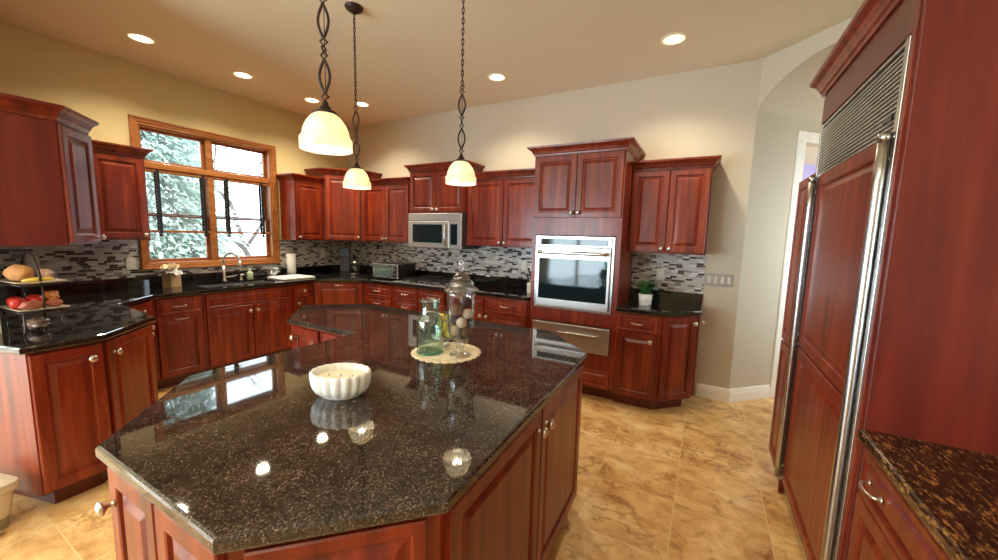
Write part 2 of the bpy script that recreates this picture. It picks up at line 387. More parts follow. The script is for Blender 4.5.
def pull(fc, u, z, parent, off, w=.02, half=.045, vertical=False):
    mb = MB(); pts = []
    for k in range(13):
        a = PI*k/12; pts.append(fc.p(u-half*math.cos(a), w+.003+.028*math.sin(a)**.6 if 0 < k < 12 else w, z))
    mb.tube(pts, [.0075 if k in (0, 12) else .0048 for k in range(13)], 8)
    for sgn in (-1, 1): mb.lathe([(.010, 0), (.010, .004), (.006, .006)], 10, fc.M(u+sgn*half, w, z))
    return mb.build('handle', NICKEL, parent, off=off)

CROWN = [(0, 0), (.006, 0), (.008, .014), (.016, .022), (.020, .034), (.032, .052), (.048, .064), (.054, .066), (.056, .082), (0, .082)]
def cabinet(name, label, cat, poly, z0, z1, fronts, group=None, toe=None, crown=None, mat=None, crown_h=1.0):
    cx = sum(p[0] for p in poly)/len(poly); cy = sum(p[1] for p in poly)/len(poly)
    base = 0 if toe else z0
    off = Vector((cx, cy, base))
    root = thing(name, label, cat, off, group)
    mb = MB(); prism(mb, poly, z0, z1); mb.build('cabinet_body', mat or CHERRY, root, .0015, off)
    n = len(poly)
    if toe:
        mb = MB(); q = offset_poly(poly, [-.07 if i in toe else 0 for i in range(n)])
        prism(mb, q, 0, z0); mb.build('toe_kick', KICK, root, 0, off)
    if crown:
        mb = MB(); mb.loft(rings_from(poly, [(o, z1 + .001 + z*crown_h) for o, z in CROWN], [i in crown for i in range(n)]))
        mb.build('crown_molding', CHERRY, root, 0, off)
    for fr in fronts:
        e, kind, u0, u1, a, b = fr[:6]; hw = fr[6] if len(fr) > 6 else None
        fc = Face(poly[e], poly[(e+1) % n])
        if u0 < 0 or u0 is None: u0 = 0
        if u1 > fc.L or u1 == -1: u1 = fc.L
        mb = MB(); g = .002
        if kind == 'panel': raised(mb, fc, u0+g, u1-g, a+g, b-g, st=.06)
        else: raised(mb, fc, u0+g, u1-g, a+g, b-g, st=.055 if kind == 'door' else .038)
        o = mb.build('drawer_front' if kind == 'drawer' else 'door', CHERRY, root, 0, off)
        if hw:
            for h in (hw if isinstance(hw, list) else [hw]):
                if h[0] == 'k': knob(fc, h[1], h[2], o, off)
                else: pull(fc, h[1], h[2], o, off)
    return root
def rect(x0, x1, y0, y1): return [(x0, y0), (x1, y0), (x1, y1), (x0, y1)]     # edge 0 -y, 1 +x, 2 +y, 3 -x

def slab(parent, poly, flags, zt, mat, th=.038, hole=None, off=(0, 0, 0)):
    import bmesh
    r = .009
    prof = [(-r, zt-th), (-r*.3, zt-th+r*.3), (0, zt-th+r), (0, zt-r), (-r*.3, zt-r*.3), (-r, zt)]
    rg = rings_from(poly, prof, flags)
    mb = MB()
    if not hole:
        mb.loft(rg); return mb.build('countertop', mat, parent, off=off)
    mb.loft(rg, False, False)
    me = bpy.data.meshes.new('countertop'); off = Vector(off)
    me.from_pydata([tuple(Vector(p)-off) for p in mb.v], [], mb.f)
    bm = bmesh.new(); bm.from_mesh(me)
    for z, ring in ((zt, rg[-1]), (zt-th, rg[0])):
        es = []
        for loop in (ring, [(p[0], p[1], z) for p in hole]):
            vs = [bm.verts.new(Vector(p)-off) for p in loop]
            for i in range(len(vs)): es.append(bm.edges.new((vs[i], vs[(i+1) % len(vs)])))
        bmesh.ops.triangle_fill(bm, use_beauty=True, edges=es)
    m = len(hole)
    a = [bm.verts.new(Vector((p[0], p[1], zt))-off) for p in hole]; b = [bm.verts.new(Vector((p[0], p[1], zt-th))-off) for p in hole]
    for i in range(m): j = (i+1) % m; bm.faces.new((a[i], a[j], b[j], b[i]))
    bmesh.ops.remove_doubles(bm, verts=bm.verts, dist=1e-5); bmesh.ops.recalc_face_normals(bm, faces=bm.faces)
    bm.to_mesh(me); bm.free(); me.materials.append(mat)
    o = bpy.data.objects.new('countertop', me); col.objects.link(o); o.parent = parent; return o

# ------------------------------------------------------------------ the room shell
H = 3.084; XL = -4.96; YB = 4.08; XC = .293; XR = 1.15; YS = -3.6; XW = -9.1
S2 = math.sqrt(.5)
struct('floor', MB().box(XW-.1, 4.2, YS-.1, 8.2, -.06, 0), FLOOR)
AE = (1.16, YB-(1.16-XC))                    # end of the arch wall
mb = MB()
prism(mb, [(XW-.1, YS-.1), (XR+.1, YS-.1), (XR+.1, AE[1]), AE, (XC, YB+.001), (XC, YB+.12), (XL-.12, YB+.12), (XL-.12, .3), (XW-.1, .3)], H, H+.06)
struct('ceiling', mb, CEIL)
struct('wall_back', MB().box(XL-.12, XC, YB, YB+.12, 0, H), WALL)
WY0, WY1, WZ0, WZ1 = 1.635, 2.905, 1.145, 2.515        # clear opening of the kitchen window
mb = MB(); xa, xb = XL-.16, XL
mb.box(xa, xb, .30, WY0, 0, H).box(xa, xb, WY1, YB, 0, H).box(xa, xb, WY0, WY1, 0, WZ0).box(xa, xb, WY0, WY1, WZ1, H)
struct('wall_left', mb, WALL_LAMPWARM)
struct('wall_stub', MB().box(XL, -3.36, .30, .46, 0, H), WALL)
struct('wall_northwest', MB().box(XW-.1, xa, .30, .46, 0, H), WALL)
mb = MB()
wins = [(-8.5, -6.7), (-6.3, -4.5), (-4.1, -2.3)]
prev = XW-.1
for a, b in wins:
    mb.box(prev, a, YS-.12, YS, 0, H); mb.box(a, b, YS-.12, YS, 0, .12); mb.box(a, b, YS-.12, YS, 2.3, H); prev = b
mb.box(prev, XR+.1, YS-.12, YS, 0, H)
struct('wall_front', mb, WALL)
mb = MB().box(XW-.1, XW, YS, -3.0, 0, H).box(XW-.1, XW, -.2, .3, 0, H).box(XW-.1, XW, -3.0, -.2, 0, .3).box(XW-.1, XW, -3.0, -.2, 2.3, H)
struct('wall_west', mb, WALL)
struct('wall_right', MB().box(XR, XR+.1, YS, AE[1]-.02, 0, H), WALL)

def window_unit(name, fc, W, z0, z1, cols=2):
    w = MB(); t = .05
    def bx(u0, u1, a, b, w0=-.09, w1=-.02):
        P = [fc.p(u, ww, z) for z in (a, b) for ww in (w0, w1) for u in (u0, u1)]
        w.add(P, [(0, 2, 3, 1), (4, 5, 7, 6), (0, 1, 5, 4), (2, 6, 7, 3), (0, 4, 6, 2), (1, 3, 7, 5)])
    bx(0, t, z0, z1); bx(W-t, W, z0, z1); bx(t, W-t, z0, z0+t); bx(t, W-t, z1-t, z1)
    for k in range(1, cols): bx(W*k/cols-.04, W*k/cols+.04, z0+t, z1-t)
    o = w.build(name, TRIM); o['kind'] = 'structure'
    g = MB(); g.add([fc.p(t, -.05, z0+t), fc.p(W-t, -.05, z0+t), fc.p(W-t, -.05, z1-t), fc.p(t, -.05, z1-t)], [(0, 1, 2, 3)])
    g.build('window_pane', PANE, o)
for i, (a, b) in enumerate(wins):
    window_unit('window_%d' % (i+2), Face((b, YS), (a, YS)), b-a, .12, 2.3)
window_unit('window_5', Face((XW, -3.0), (XW, -.2)), 2.8, .3, 2.3, 3)

# ---- arched passage behind the corner of the back wall
def W(s, d, z):                   # s along the arch wall, d into the passage
    return Vector((XC + s*S2 + d*S2, YB - s*S2 + d*S2, z))
AL = (AE[0]-XC)/S2; aw = 1.2; zs = 2.644
def arch_z(s):
    q = min(1, max(0, 1-((s-aw/2)/(aw/2))**2)); return zs + .315*.5*(q**.5 + q)
N_ = 28; ss = [0] + [aw*(1-math.cos(PI*k/N_))/2 for k in range(1, N_)] + [aw]
mb = MB()
low = [W(s, 0, arch_z(s)) for s in ss]; top = [W(s, 0, H) for s in ss]
lo2 = [W(s, .14, arch_z(s)) for s in ss]; tp2 = [W(s, .14, H) for s in ss]
n = len(ss); mb.add(low+top, [(i, i+1, n+i+1, n+i) for i in range(n-1)]); mb.add(lo2+tp2, [(i+1, i, n+i, n+i+1) for i in range(n-1)])
struct('wall_arch', mb, WALL)
mb = MB(); PL = 2.7
a = [W(s, 0, arch_z(s)) for s in ss]; b = [W(s, PL, arch_z(s)) for s in ss]
o = len(mb.v); mb.add(a+b, [(i+1, i, n+i, n+i+1) for i in range(n-1)], True)
struct('ceiling_passage', mb, WALL)
D0, D1, DZ = .60, 1.42, 2.45
def pbox(m, s0, s1, d0, d1, z0, z1):
    P = [W(s, d, z) for z in (z0, z1) for d in (d0, d1) for s in (s0, s1)]
    return m.add(P, [(0, 2, 3, 1), (4, 5, 7, 6), (0, 1, 5, 4), (2, 6, 7, 3), (0, 4, 6, 2), (1, 3, 7, 5)])
mb = MB(); pbox(mb, -.10, 0, .0, D0, 0, zs+.05); pbox(mb, -.10, 0, D1, PL, 0, zs+.05); pbox(mb, -.10, 0, D0, D1, DZ, zs+.05)
struct('wall_passage_left', mb, WALL)
mb = MB(); pbox(mb, aw, aw+.1, .05, .6, 0, zs+.05); pbox(mb, aw, aw+.1, 1.6, PL, 0, zs+.05); pbox(mb, aw, aw+.1, .6, 1.6, 0, .9); pbox(mb, aw, aw+.1, .6, 1.6, 2.2, zs+.05); struct('wall_passage_right', mb, WALL)
window_unit('window_6', Face(tuple(W(aw, 1.6, 0)[:2]), tuple(W(aw, .6, 0)[:2])), 1.0, .9, 2.2, 2)  # unseen window, added to let the hall light in
mb = MB(); pbox(mb, -.1, aw+.1, PL, PL+.1, 0, H); struct('wall_passage_end', mb, WALL)
mb = MB(); pbox(mb, 0, .018, D0-.095, D0, 0, DZ+.09); pbox(mb, 0, .018, D1, D1+.095, 0, DZ+.09); pbox(mb, 0, .018, D0, D1, DZ, DZ+.09)
pbox(mb, -.10, 0, D0, D0+.018, 0, DZ); pbox(mb, -.10, 0, D1-.018, D1, 0, DZ)
struct('trim_1', mb, TRIM, bevel=.004)
# room seen through the doorway
mb = MB(); pbox(mb, -1.9, -1.8, -.2, 4.2, 0, 2.9); pbox(mb, -1.8, -.1, 4.1, 4.2, 0, 2.9); struct('wall_den', mb, LAV)
mb = MB(); pbox(mb, -1.9, -.1, .2, 4.2, 2.75, 2.8); struct('ceiling_den', mb, CEIL)
mb = MB(); pbox(mb, -1.79, -1.70, 1.2, 3.3, 2.02, 2.36)
tag(mb.build('window_valance', REDC), 'dark red valance seen high through the doorway', 'valance')
mb = MB(); pbox(mb, -1.795, -1.77, 1.15, 3.35, .02, 2.0)
fr = mb.build('door_panel', PALEB); tag(fr, 'pale blue panelled closet front seen through the doorway', 'closet door')
# baseboards
BP = [(0, 0), (.016, 0), (.016, .085), (.012, .095), (.014, .10), (.008, .125), (0, .13)]
def board(name, fc, u0, u1):
    mb = MB(); mb.loft([[fc.p(u, w+.0005, z+.0005) for w, z in BP] for u in (u0, u1)])
    struct(name, mb, TRIM)
board('baseboard_back', Face((.0, YB), (XC, YB)), .02, XC+.006)
board('baseboard_passage', Face(tuple(W(0, 0, 0)[:2]), tuple(W(0, 1, 0)[:2])), -.006, D0-.097)
board('baseboard_stub', Face((-3.36, .30), (-3.36, .46)), 0.0, .02)

# ---- kitchen window (window_1): casing, jambs, sashes, panes
root = bpy.data.objects.new('window_1', None); col.objects.link(root); root.location = (XL, 2.27, WZ0); root['kind'] = 'structure'
offw = Vector((XL, 2.27, WZ0))
cy0, cy1, cz0, cz1 = 1.568, 2.972, 1.082, 2.582
cx0 = XL+.0005
CP_ = [(0, 0), (0, .026), (.006, .032), (.016, .033), (.022, .024), (.046, .021), (.052, .012), (.058, .014), (.066, .013), (.070, 0)]
rg = [[(cx0+w, cy0+i, cz0+i), (cx0+w, cy1-i, cz0+i), (cx0+w, cy1-i, cz1-i), (cx0+w, cy0+i, cz1-i)] for i, w in CP_]
mb = MB(); mb.loft(rg, False, False); mb.build('casing', OAK, root, 0, offw)
iy0, iy1, iz0, iz1 = WY0+.012, WY1-.012, WZ0+.012, WZ1-.012
mb = MB().box(XL-.155, XL, WY0, iy0, WZ0, WZ1).box(XL-.155, XL, iy1, WY1, WZ0, WZ1).box(XL-.155, XL, iy0, iy1, WZ0, iz0).box(XL-.155, XL, iy0, iy1, iz1, WZ1)
mb.build('jamb', OAKV, root, 0, offw)
ym = 2.245; zt0, zt1 = 2.105, 2.165
mb = MB().box(XL-.155, XL-.02, ym-.030, ym+.030, iz0, zt0).box(XL-.155, XL-.02, ym-.030, ym+.030, zt1, iz1).box(XL-.155, XL-.008, iy0, iy1, zt0, zt1)
mb.build('mullion', OAK, root, .005, offw)
for (a, b) in ((iy0, ym-.030), (ym+.030, iy1)):
    for (c, d, q) in ((iz0, 1.655, 0), (1.635, zt0, 1), (zt1, iz1, 0)):
        t = .028; xo = XL-.075-.03*q
        mb = MB().box(xo-.03, xo, a, a+t, c, d).box(xo-.03, xo, b-t, b, c, d).box(xo-.03, xo, a+t, b-t, c, c+t).box(xo-.03, xo, a+t, b-t, d-t, d)
        s = mb.build('sash', SASH, root, .003, offw)
        MB().add([(xo-.015, a+t, c+t), (xo-.015, b-t, c+t), (xo-.015, b-t, d-t), (xo-.015, a+t, d-t)], [(0, 1, 2, 3)]).build('window_pane', PANE, s, off=offw)
# wooden slat blinds half way down
for i, (a, b, lb) in enumerate(((iy0+.005, ym-.032, 'raised brown slat blind over the left lower sash'), (ym+.032, iy1-.005, 'raised brown slat blind over the right lower sash'))):
    xo = XL-.040; r = thing('window_blind', lb, 'blind', (xo, (a+b)/2, 1.46), 'slat blinds in the kitchen window'); of = Vector((xo, (a+b)/2, 1.46))
    mb = MB(); z = 2.075
    while z > 1.505:
        M = Matrix.Translation((xo, 0, z)) @ Matrix.Rotation(.10, 4, 'Y'); mb.box(-.022, .022, a, b, -.0012, .0012, M); z -= .036
    mb.build('slats', SLAT, r, 0, of)
    MB().box(xo-.026, xo+.022, a, b, 1.462, 1.487).build('bottom_rail', SASH, r, .003, of)
    MB().box(xo-.027, xo+.020, a, b, 2.078, 2.1).build('head_rail', SASH, r, .002, of)
    for yy in ((1.765, 2.165) if i == 0 else (2.405, 2.80)):
        MB().box(xo+.0245, xo+.0265, yy-.014, yy+.014, 1.455, 2.10).box(xo-.0285, xo-.0265, yy-.014, yy+.014, 1.455, 2.10).lathe([(.004, -.035), (.016, -.03), (.018, -.01), (.006, 0)], 10, Matrix.Translation((xo+.012, yy, 1.455))).build('ladder_tape', BLACK, r, 0, of)

# ---- outside the kitchen window
struct('ground', MB().box(-40, XL-1.2, -14, 32, -.62, -.6), SNOW)
def spruce(x, y, h, R, lb, seed):
    rnd = random.Random(seed); r = thing('spruce_tree', lb, 'tree', (x, y, -.6), 'trees beyond the kitchen window')
    MB().tube([(0, 0, 0), (0, 0, h)], [.16, .02], 8).build('trunk', BARK, r)
    mb = MB(); z = .35
    while z < h-.1:
        rr = R*(1-z/h)**.85; nb = int(12+rr*12)
        for k in range(nb):
            a = rnd.random()*2*PI; l = rr*rnd.uniform(.75, 1.1); d = Vector((math.cos(a), math.sin(a), 0)); s = Vector((-d.y, d.x, 0))
            for j in range(12):
                t0 = .42+.05*j; p = d*l*t0 + s*rnd.uniform(-.12, .12) + Vector((0, 0, z - .30*l*t0*t0 + rnd.uniform(-.07, .07))); q = .032*rnd.uniform(.6, 1.4)*max(.6, rr*.6)
                e = d*.13 + s*rnd.uniform(-.08, .08) + Vector((0, 0, -.10*rnd.random()))
                mb.add([p-s*q, p+e, p+s*q, p+Vector((0, 0, .05))], [(0, 1, 3), (1, 2, 3)])
        z += .11
    mb.build('foliage', NEEDLE, r)
spruce(-10.4, 3.45, 8.8, 2.1, 'dense spruce filling the left panes of the window', 1)
spruce(-19.5, 15.4, 9, 2.6, 'far spruce behind the bare tree at the right panes', 5)
def bare(x, y, h, lb):
    r = thing('bare_tree', lb, 'tree', (x, y, -.6), 'trees beyond the kitchen window'); rnd = random.Random(4)
    tr = MB(); br = MB()
    def grow(mb, p, d, l, rad, dep):
        pts = [p]; q = p.copy(); dd = d.copy()
        for k in range(4):
            dd = (dd + Vector((rnd.uniform(-.22, .22), rnd.uniform(-.22, .22), rnd.uniform(-.05, .16)))).normalized(); q = q + dd*l/4; pts.append(q.copy())
        mb.tube(pts, [rad*(1-.13*k) for k in range(5)], 5)
        if dep <= 0: return
        for k in range(3 if dep > 1 else 4):
            b = pts[rnd.choice((2, 3, 4))]; a = rnd.random()*2*PI
            nd = (dd*.8 + Vector((math.cos(a), math.sin(a), rnd.uniform(-.2, .5)))*.8).normalized()
            grow(br, b, nd, l*rnd.uniform(.6, .8), rad*.58, dep-1)
    grow(tr, Vector((0, 0, 0)), Vector((0, 0, 1)), h*.36, .12, 5)
    tr.build('trunk', BARK, r); br.build('branches', BARK, r)
bare(-13.2, 7.3, 8.5, 'leafless branching tree seen through the right panes')

# ------------------------------------------------------------------ tile splashbacks
TL = 1.0165; TH = 1.394
mb = MB().box(XL+.0005, XL+.008, .47, 1.564, TL, TH).box(XL+.0005, XL+.008, 1.564, 2.976, TL, 1.078).box(XL+.0005, XL+.008, 2.976, YB-.009, TL, TH)
tag(mb.build('tile_backsplash', TILEY), 'grey brown mosaic tile splashback under and beside the window', 'backsplash')
tag(MB().box(XL+.001, -1.524, YB-.008, YB-.0005, TL, 1.394).build('tile_backsplash', TILEX), 'long mosaic tile splashback behind the cooktop, left of the wall oven', 'backsplash')
tag(MB().box(-.664, .002, YB-.008, YB-.0005, TL, TH).build('tile_backsplash', TILEX), 'small mosaic tile splashback behind the potted plant', 'backsplash')

# ------------------------------------------------------------------ worktops
CT = .914; CB = .875
uw = [(-4.958, .463), (-3.352, .463), (-3.352, .31), (-2.90, .44), (-2.922, .75), (-3.26, 1.09), (-4.0, 1.12), (-4.30, 1.43), (-4.30, 3.02), (-3.88, 3.40), (-1.524, 3.40), (-1.524, 4.078), (-4.958, 4.078)]
fl = [0, 0, 1, 1, 1, 1, 1, 1, 1, 1, 0, 0, 0]
SX0, SX1, SY0, SY1 = -4.80, -4.41, 1.90, 2.66
r = thing('perimeter_worktop', 'long black granite worktop running under the window and cooktop', 'countertop', (-4.6, 2.5, CB))
o_ = Vector((-4.6, 2.5, CB))
slab(r, uw, fl, CT, GRANITE2, hole=[(SX0, SY0), (SX1, SY0), (SX1, SY1), (SX0, SY1)], off=o_)
mb = MB().box(-4.958, -4.938, .485, 4.056, CT, 1.015); mb.build('upstand', GRANITE2, r, .002, o_)
MB().box(-4.958, -1.526, 4.057, 4.077, CT, 1.015).build('upstand', GRANITE2, r, .002, o_)
MB().box(-4.958, -3.37, .464, .484, CT, 1.015).build('upstand', GRANITE2, r, .002, o_)
r = thing('corner_worktop', 'short black granite worktop with the potted plant, right of the oven', 'countertop', (-.3, 3.8, CB)); o_ = Vector((-.3, 3.8, CB))
slab(r, [(-.664, 3.40), (-.28, 3.40), (.008, 3.68), (.008, 4.078), (-.664, 4.078)], [1, 1, 1, 0, 0], CT, GRANITE2, off=o_)
MB().box(-.664, .004, 4.057, 4.077, CT, 1.015).build('upstand', GRANITE2, r, .002, o_)
r = thing('side_worktop', 'brown granite worktop in the lower right corner beside the tall panel', 'countertop', (.8, .4, CB)); o_ = Vector((.8, .4, CB))
slab(r, rect(.488, 1.148, -1.2, 1.622), [0, 0, 0, 1], CT, GRANITEB, off=o_)
isl = [(-1.43, .325), (-.80, .325), (-.475, .65), (-.505, 1.925), (-.845, 2.262), (-2.50, 2.25), (-2.86, 1.895), (-2.50, 1.535), (-1.82, 1.535), (-1.83, .70)]
r = thing('island_worktop', 'large angular brown granite island top holding the jars and bowl', 'countertop', (-1.3, 1.3, CB)); o_ = Vector((-1.3, 1.3, CB))
slab(r, isl, [1]*10, CT, GRANITE, off=o_)

# ------------------------------------------------------------------ island cabinet
ib = offset_poly(isl, -.032); ib = [(p.x, p.y) for p in ib]
def L_(k): return (Vector(ib[(k+1) % 10])-Vector(ib[k])).length
e0 = L_(0); e1 = L_(1); e2 = L_(2); e3 = L_(3); e7 = L_(7); e5 = L_(5)
fr = [(0, 'door', .01, e0/2-.002, .12, .862, ('k', .045, .76)), (0, 'door', e0/2+.002, e0-.01, .12, .862),
      (1, 'drawer', .03, e1-.03, .12, .862),
      (2, 'door', .02, e2*.505, .12, .862, ('k', e2*.505-.035, .79)), (2, 'door', e2*.505+.004, e2-.02, .12, .862, ('k', e2*.505+.04, .79)),
      (3, 'door', .03, e3-.03, .12, .862),
      (5, 'door', .03, .25, .12, .862, ('k', .06, .79)),
      (6, 'door', .03, L_(6)-.03, .12, .862),
      (7, 'door', .02, e7*.42, .12, .862, ('k', .05, .79)), (7, 'door', e7*.42+.03, e7-.03, .12, .862),
      (8, 'door', .03, L_(8)-.03, .12, .862), (9, 'door', .03, L_(9)-.03, .12, .862)]
for k in range(4):
    u0 = .28+k*.34; fr.append((4, 'door', u0, u0+.33, .12, .862, ('k', u0+(.30 if k % 2 == 0 else .03), .79)))
cabinet('island_cabinet', 'cherry wood kitchen island with angled corners and raised panel doors', 'kitchen island', ib, .105, .873, fr, toe=range(10))

# ------------------------------------------------------------------ base cabinets
GB = 'cherry base cabinets along the walls'
DT, DM = .862, .705
cabinet('base_cabinet', 'angled cherry end cabinet at the far left under the fruit stand', 'cabinet',
        [(-3.345, .345), (-2.932, .462), (-2.952, .738), (-3.270, 1.058), (-3.345, 1.058)], .105, .873,
        [(1, 'door', .004, -1, .12, DT, ('k', .225, .79)), (2, 'door', .012, .44, .12, DT, ('k', .06, .79))], GB, toe=[0, 1, 2])
cabinet('base_cabinet', 'cherry cabinet in the left inner corner, between fruit stand and wooden box', 'cabinet',
        [(-4.955, .465), (-3.350, .465), (-3.350, 1.058), (-4.0, 1.085), (-4.335, 1.415), (-4.955, 1.415)], .105, .873,
        [(3, 'drawer', .02, .45, DM, DT, ('k', .3, .79)), (3, 'door', .02, .45, .12, DM, ('k', .4, .63)), (2, 'door', .01, .32, .12, DT, ('k', .05, .76)), (2, 'door', .325, .63, .12, DT, ('k', .59, .76))], GB, toe=[2, 3])
FX = -4.335
cabinet('base_cabinet', 'cherry cabinet below the wooden box, one drawer over a pull-out front', 'cabinet', rect(-4.955, FX, 1.418, 1.815), .105, .873,
        [(1, 'drawer', .03, .385, DM, DT, ('p', .205, .785)), (1, 'door', .03, .385, .12, DM, ('p', .215, .662))], GB, toe=[1])
sk = cabinet('base_cabinet', 'wide cherry sink cabinet with two doors under the faucet', 'cabinet', rect(-4.955, FX, 1.818, 2.735), .105, .72,
        [(1, 'drawer', .02, .897, DM, DT), (1, 'door', .02, .457, .12, DM, ('k', .42, .64)), (1, 'door', .46, .897, .12, DM, ('k', .50, .64))], GB, toe=[1])
MB().box(FX-.018, FX, 1.819, 2.734, .7205, .872).build('face_frame', CHERRY, sk, 0, sk.location)
cabinet('base_cabinet', 'narrow cherry cabinet right of the sink below the white towel', 'cabinet', rect(-4.955, FX, 2.738, 3.018), .105, .873,
        [(1, 'drawer', .015, .265, DM, DT, ('k', .14, .785)), (1, 'door', .015, .265, .12, DM, ('k', .06, .64))], GB, toe=[1])
cabinet('base_cabinet', 'diagonal cherry corner cabinet under the coffee maker', 'cabinet', [(-4.955, 3.02), (-4.335, 3.02), (-3.895, 3.435), (-3.895, 4.077), (-4.955, 4.077)], .105, .873,
        [(1, 'panel', .012, .59, .12, DT, ('p', .30, .838))], GB, toe=[1])
FY = 3.435
dz = [(DM, DT), (.545, DM), (.335, .545), (.12, .335)]
cabinet('base_cabinet', 'cherry drawer cabinet below the toaster oven', 'cabinet', rect(-3.892, -3.372, FY, 4.077), .105, .873,
        [(0, 'drawer', .012, .508, a, b, ('p', .26, (a+b)/2)) for a, b in dz], GB, toe=[0])
cabinet('base_cabinet', 'cherry drawer cabinet below the gas cooktop', 'cabinet', rect(-3.369, -2.557, FY, 4.077), .105, .873,
        [(0, 'drawer', .01+.4*k, .40+.4*k, a, b, ('p', .205+.4*k, (a+b)/2)) for k in (0, 1) for a, b in dz], GB, toe=[0])
cabinet('base_cabinet', 'cherry cabinet left of the wall oven, two drawers over two doors', 'cabinet', rect(-2.554, -1.526, FY, 4.077), .105, .873,
        [(0, 'drawer', .01, .507, DM, DT, ('p', .26, .785)), (0, 'drawer', .515, 1.015, DM, DT, ('p', .765, .785)),
         (0, 'door', .01, .507, .12, DM, ('k', .475, .655)), (0, 'door', .515, 1.015, .12, DM, ('k', .55, .655))], GB, toe=[0])
cabinet('base_cabinet', 'angled cherry cabinet below the potted plant', 'cabinet', [(-.662, FY), (-.295, FY), (-.022, 3.70), (-.022, 4.077), (-.662, 4.077)], .105, .873,
        [(0, 'drawer', .015, .352, DM, DT, ('p', .185, .785)), (0, 'door', .015, .352, .12, DM, ('k', .30, .64)),
         (1, 'door', .02, .36, .12, DT, ('k', .325, .80)), (2, 'door', .02, .35, .12, DT, ('k', .05, .80))], GB, toe=[0, 1, 2])
RX = .522
cabinet('base_cabinet', 'cherry cabinet with a curved pull on a wide drawer at lower right', 'cabinet', rect(RX, 1.147, .86, 1.622), .105, .873,
        [(3, 'drawer', .012, .750, DM, DT, [('p', .15, .785), ('p', .60, .785)]), (3, 'door', .012, .380, .12, DM), (3, 'door', .383, .750, .12, DM)], GB, toe=[3])
cabinet('base_cabinet', 'cherry cabinet run beside the camera under the brown granite', 'cabinet', rect(RX, 1.147, -.3, .857), .105, .873,
        [(3, 'drawer', .012, .57, DM, DT, ('p', .28, .785)), (3, 'drawer', .58, 1.145, DM, DT, ('p', .86, .785)), (3, 'door', .012, .57, .12, DM), (3, 'door', .58, 1.145, .12, DM)], GB, toe=[3])

# ------------------------------------------------------------------ wall cabinets
GU = 'cherry wall cabinets'
UB, UT = 1.395, 2.15
def updoors(e, W_, z0, z1, n=2, m=.012, kz=.045):
    if n == 1: return [(e, 'door', m, W_-m, z0+.012, z1-.008, ('k', W_-m-.03, z0+kz))]
    h = W_/2; return [(e, 'door', m, h-.001, z0+.012, z1-.008, ('k', h-.032, z0+kz)), (e, 'door', h+.001, W_-m, z0+.012, z1-.008, ('k', h+.034, z0+kz))]
BF = 3.77
cabinet('wall_cabinet', 'two-door cherry wall cabinet left of the microwave above the toaster oven', 'cabinet', rect(-4.252, -3.398, BF, 4.078), UB, UT, updoors(0, .854, UB, UT), GU, crown=[0])
cabinet('wall_cabinet', 'taller short cherry wall cabinet directly over the microwave', 'cabinet', rect(-3.365, -2.521, 3.735, 4.078), 1.778, 2.285, updoors(0, .844, 1.778, 2.285), GU, crown=[0, 1, 3])
cabinet('wall_cabinet', 'two-door cherry wall cabinet between microwave and wall oven', 'cabinet', rect(-2.518, -1.525, BF, 4.078), UB, UT, updoors(0, .993, UB, UT), GU, crown=[0])
cabinet('wall_cabinet', 'two-door cherry wall cabinet right of the oven above the plant', 'cabinet', rect(-.662, -.004, BF, 4.078), UB, UT, updoors(0, .658, UB, UT), GU, crown=[0, 1])
cabinet('wall_cabinet', 'tall diagonal cherry corner wall cabinet above the coffee maker', 'cabinet', [(-4.958, 3.428), (-4.65, 3.428), (-4.255, 3.77), (-4.255, 4.078), (-4.958, 4.078)], UB, 2.285,
        [(1, 'door', .035, .49, UB+.012, 2.275, ('k', .455, UB+.05))], GU, crown=[0, 1, 2])
cabinet('wall_cabinet', 'single-door cherry wall cabinet just right of the window', 'cabinet', rect(-4.958, -4.65, 3.015, 3.425), UB, UT,
        [(1, 'door', .012, .398, UB+.012, UT-.008, ('k', .045, UB+.045))], GU, crown=[0, 1])
cabinet('wall_cabinet', 'single-door cherry wall cabinet just left of the window', 'cabinet', rect(-4.958, -4.65, .935, 1.560), UB, UT,
        [(1, 'door', .255, .612, UB+.012, UT-.008, ('k', .58, UB+.045))], GU, crown=[1, 2])
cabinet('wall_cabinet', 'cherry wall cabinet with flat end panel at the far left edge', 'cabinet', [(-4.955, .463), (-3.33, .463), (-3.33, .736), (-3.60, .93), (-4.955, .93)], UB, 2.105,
        [(2, 'door', .006, -1, UB+.012, 2.095, ('k', .29, UB+.045))], GU, crown=[1, 2, 3], mat=PANEL, crown_h=1.05)

# ------------------------------------------------------------------ oven tower
TX0, TX1 = -1.521, -.667
pol = rect(TX0, TX1, 3.46, 4.078); of = Vector(((TX0+TX1)/2, 3.8, 0))
r = thing('oven_cabinet', 'tall cherry oven cabinet with two upper doors and a bottom drawer', 'cabinet', of)
mb = MB()
mb.box(TX0, TX0+.025, 3.46, 4.078, .105, 2.285).box(TX1-.025, TX1, 3.46, 4.078, .105, 2.285).box(TX0+.025, TX1-.025, 4.05, 4.078, .105, 2.285)
mb.box(TX0+.025, TX1-.025, 3.46, 4.05, 2.26, 2.285).box(TX0+.025, TX1-.025, 3.46, 4.05, .105, .13)
mb.build('cabinet_body', CHERRY, r, 0, of)
mb = MB(); y0, y1 = 3.452, 3.472
for a, b in ((.13, .435), (.70, .825), (1.54, 2.26)): mb.box(TX0, TX1, y0, y1, a, b)
for a, b in ((.435, .70), (.825, 1.54)): mb.box(TX0, TX0+.045, y0, y1, a, b).box(TX1-.045, TX1, y0, y1, a, b)
mb.build('face_frame', CHERRY, r, 0, of)
q = offset_poly(pol, [-.07, 0, 0, 0]); mb = MB(); prism(mb, q, 0, .105); mb.build('toe_kick', KICK, r, 0, of)
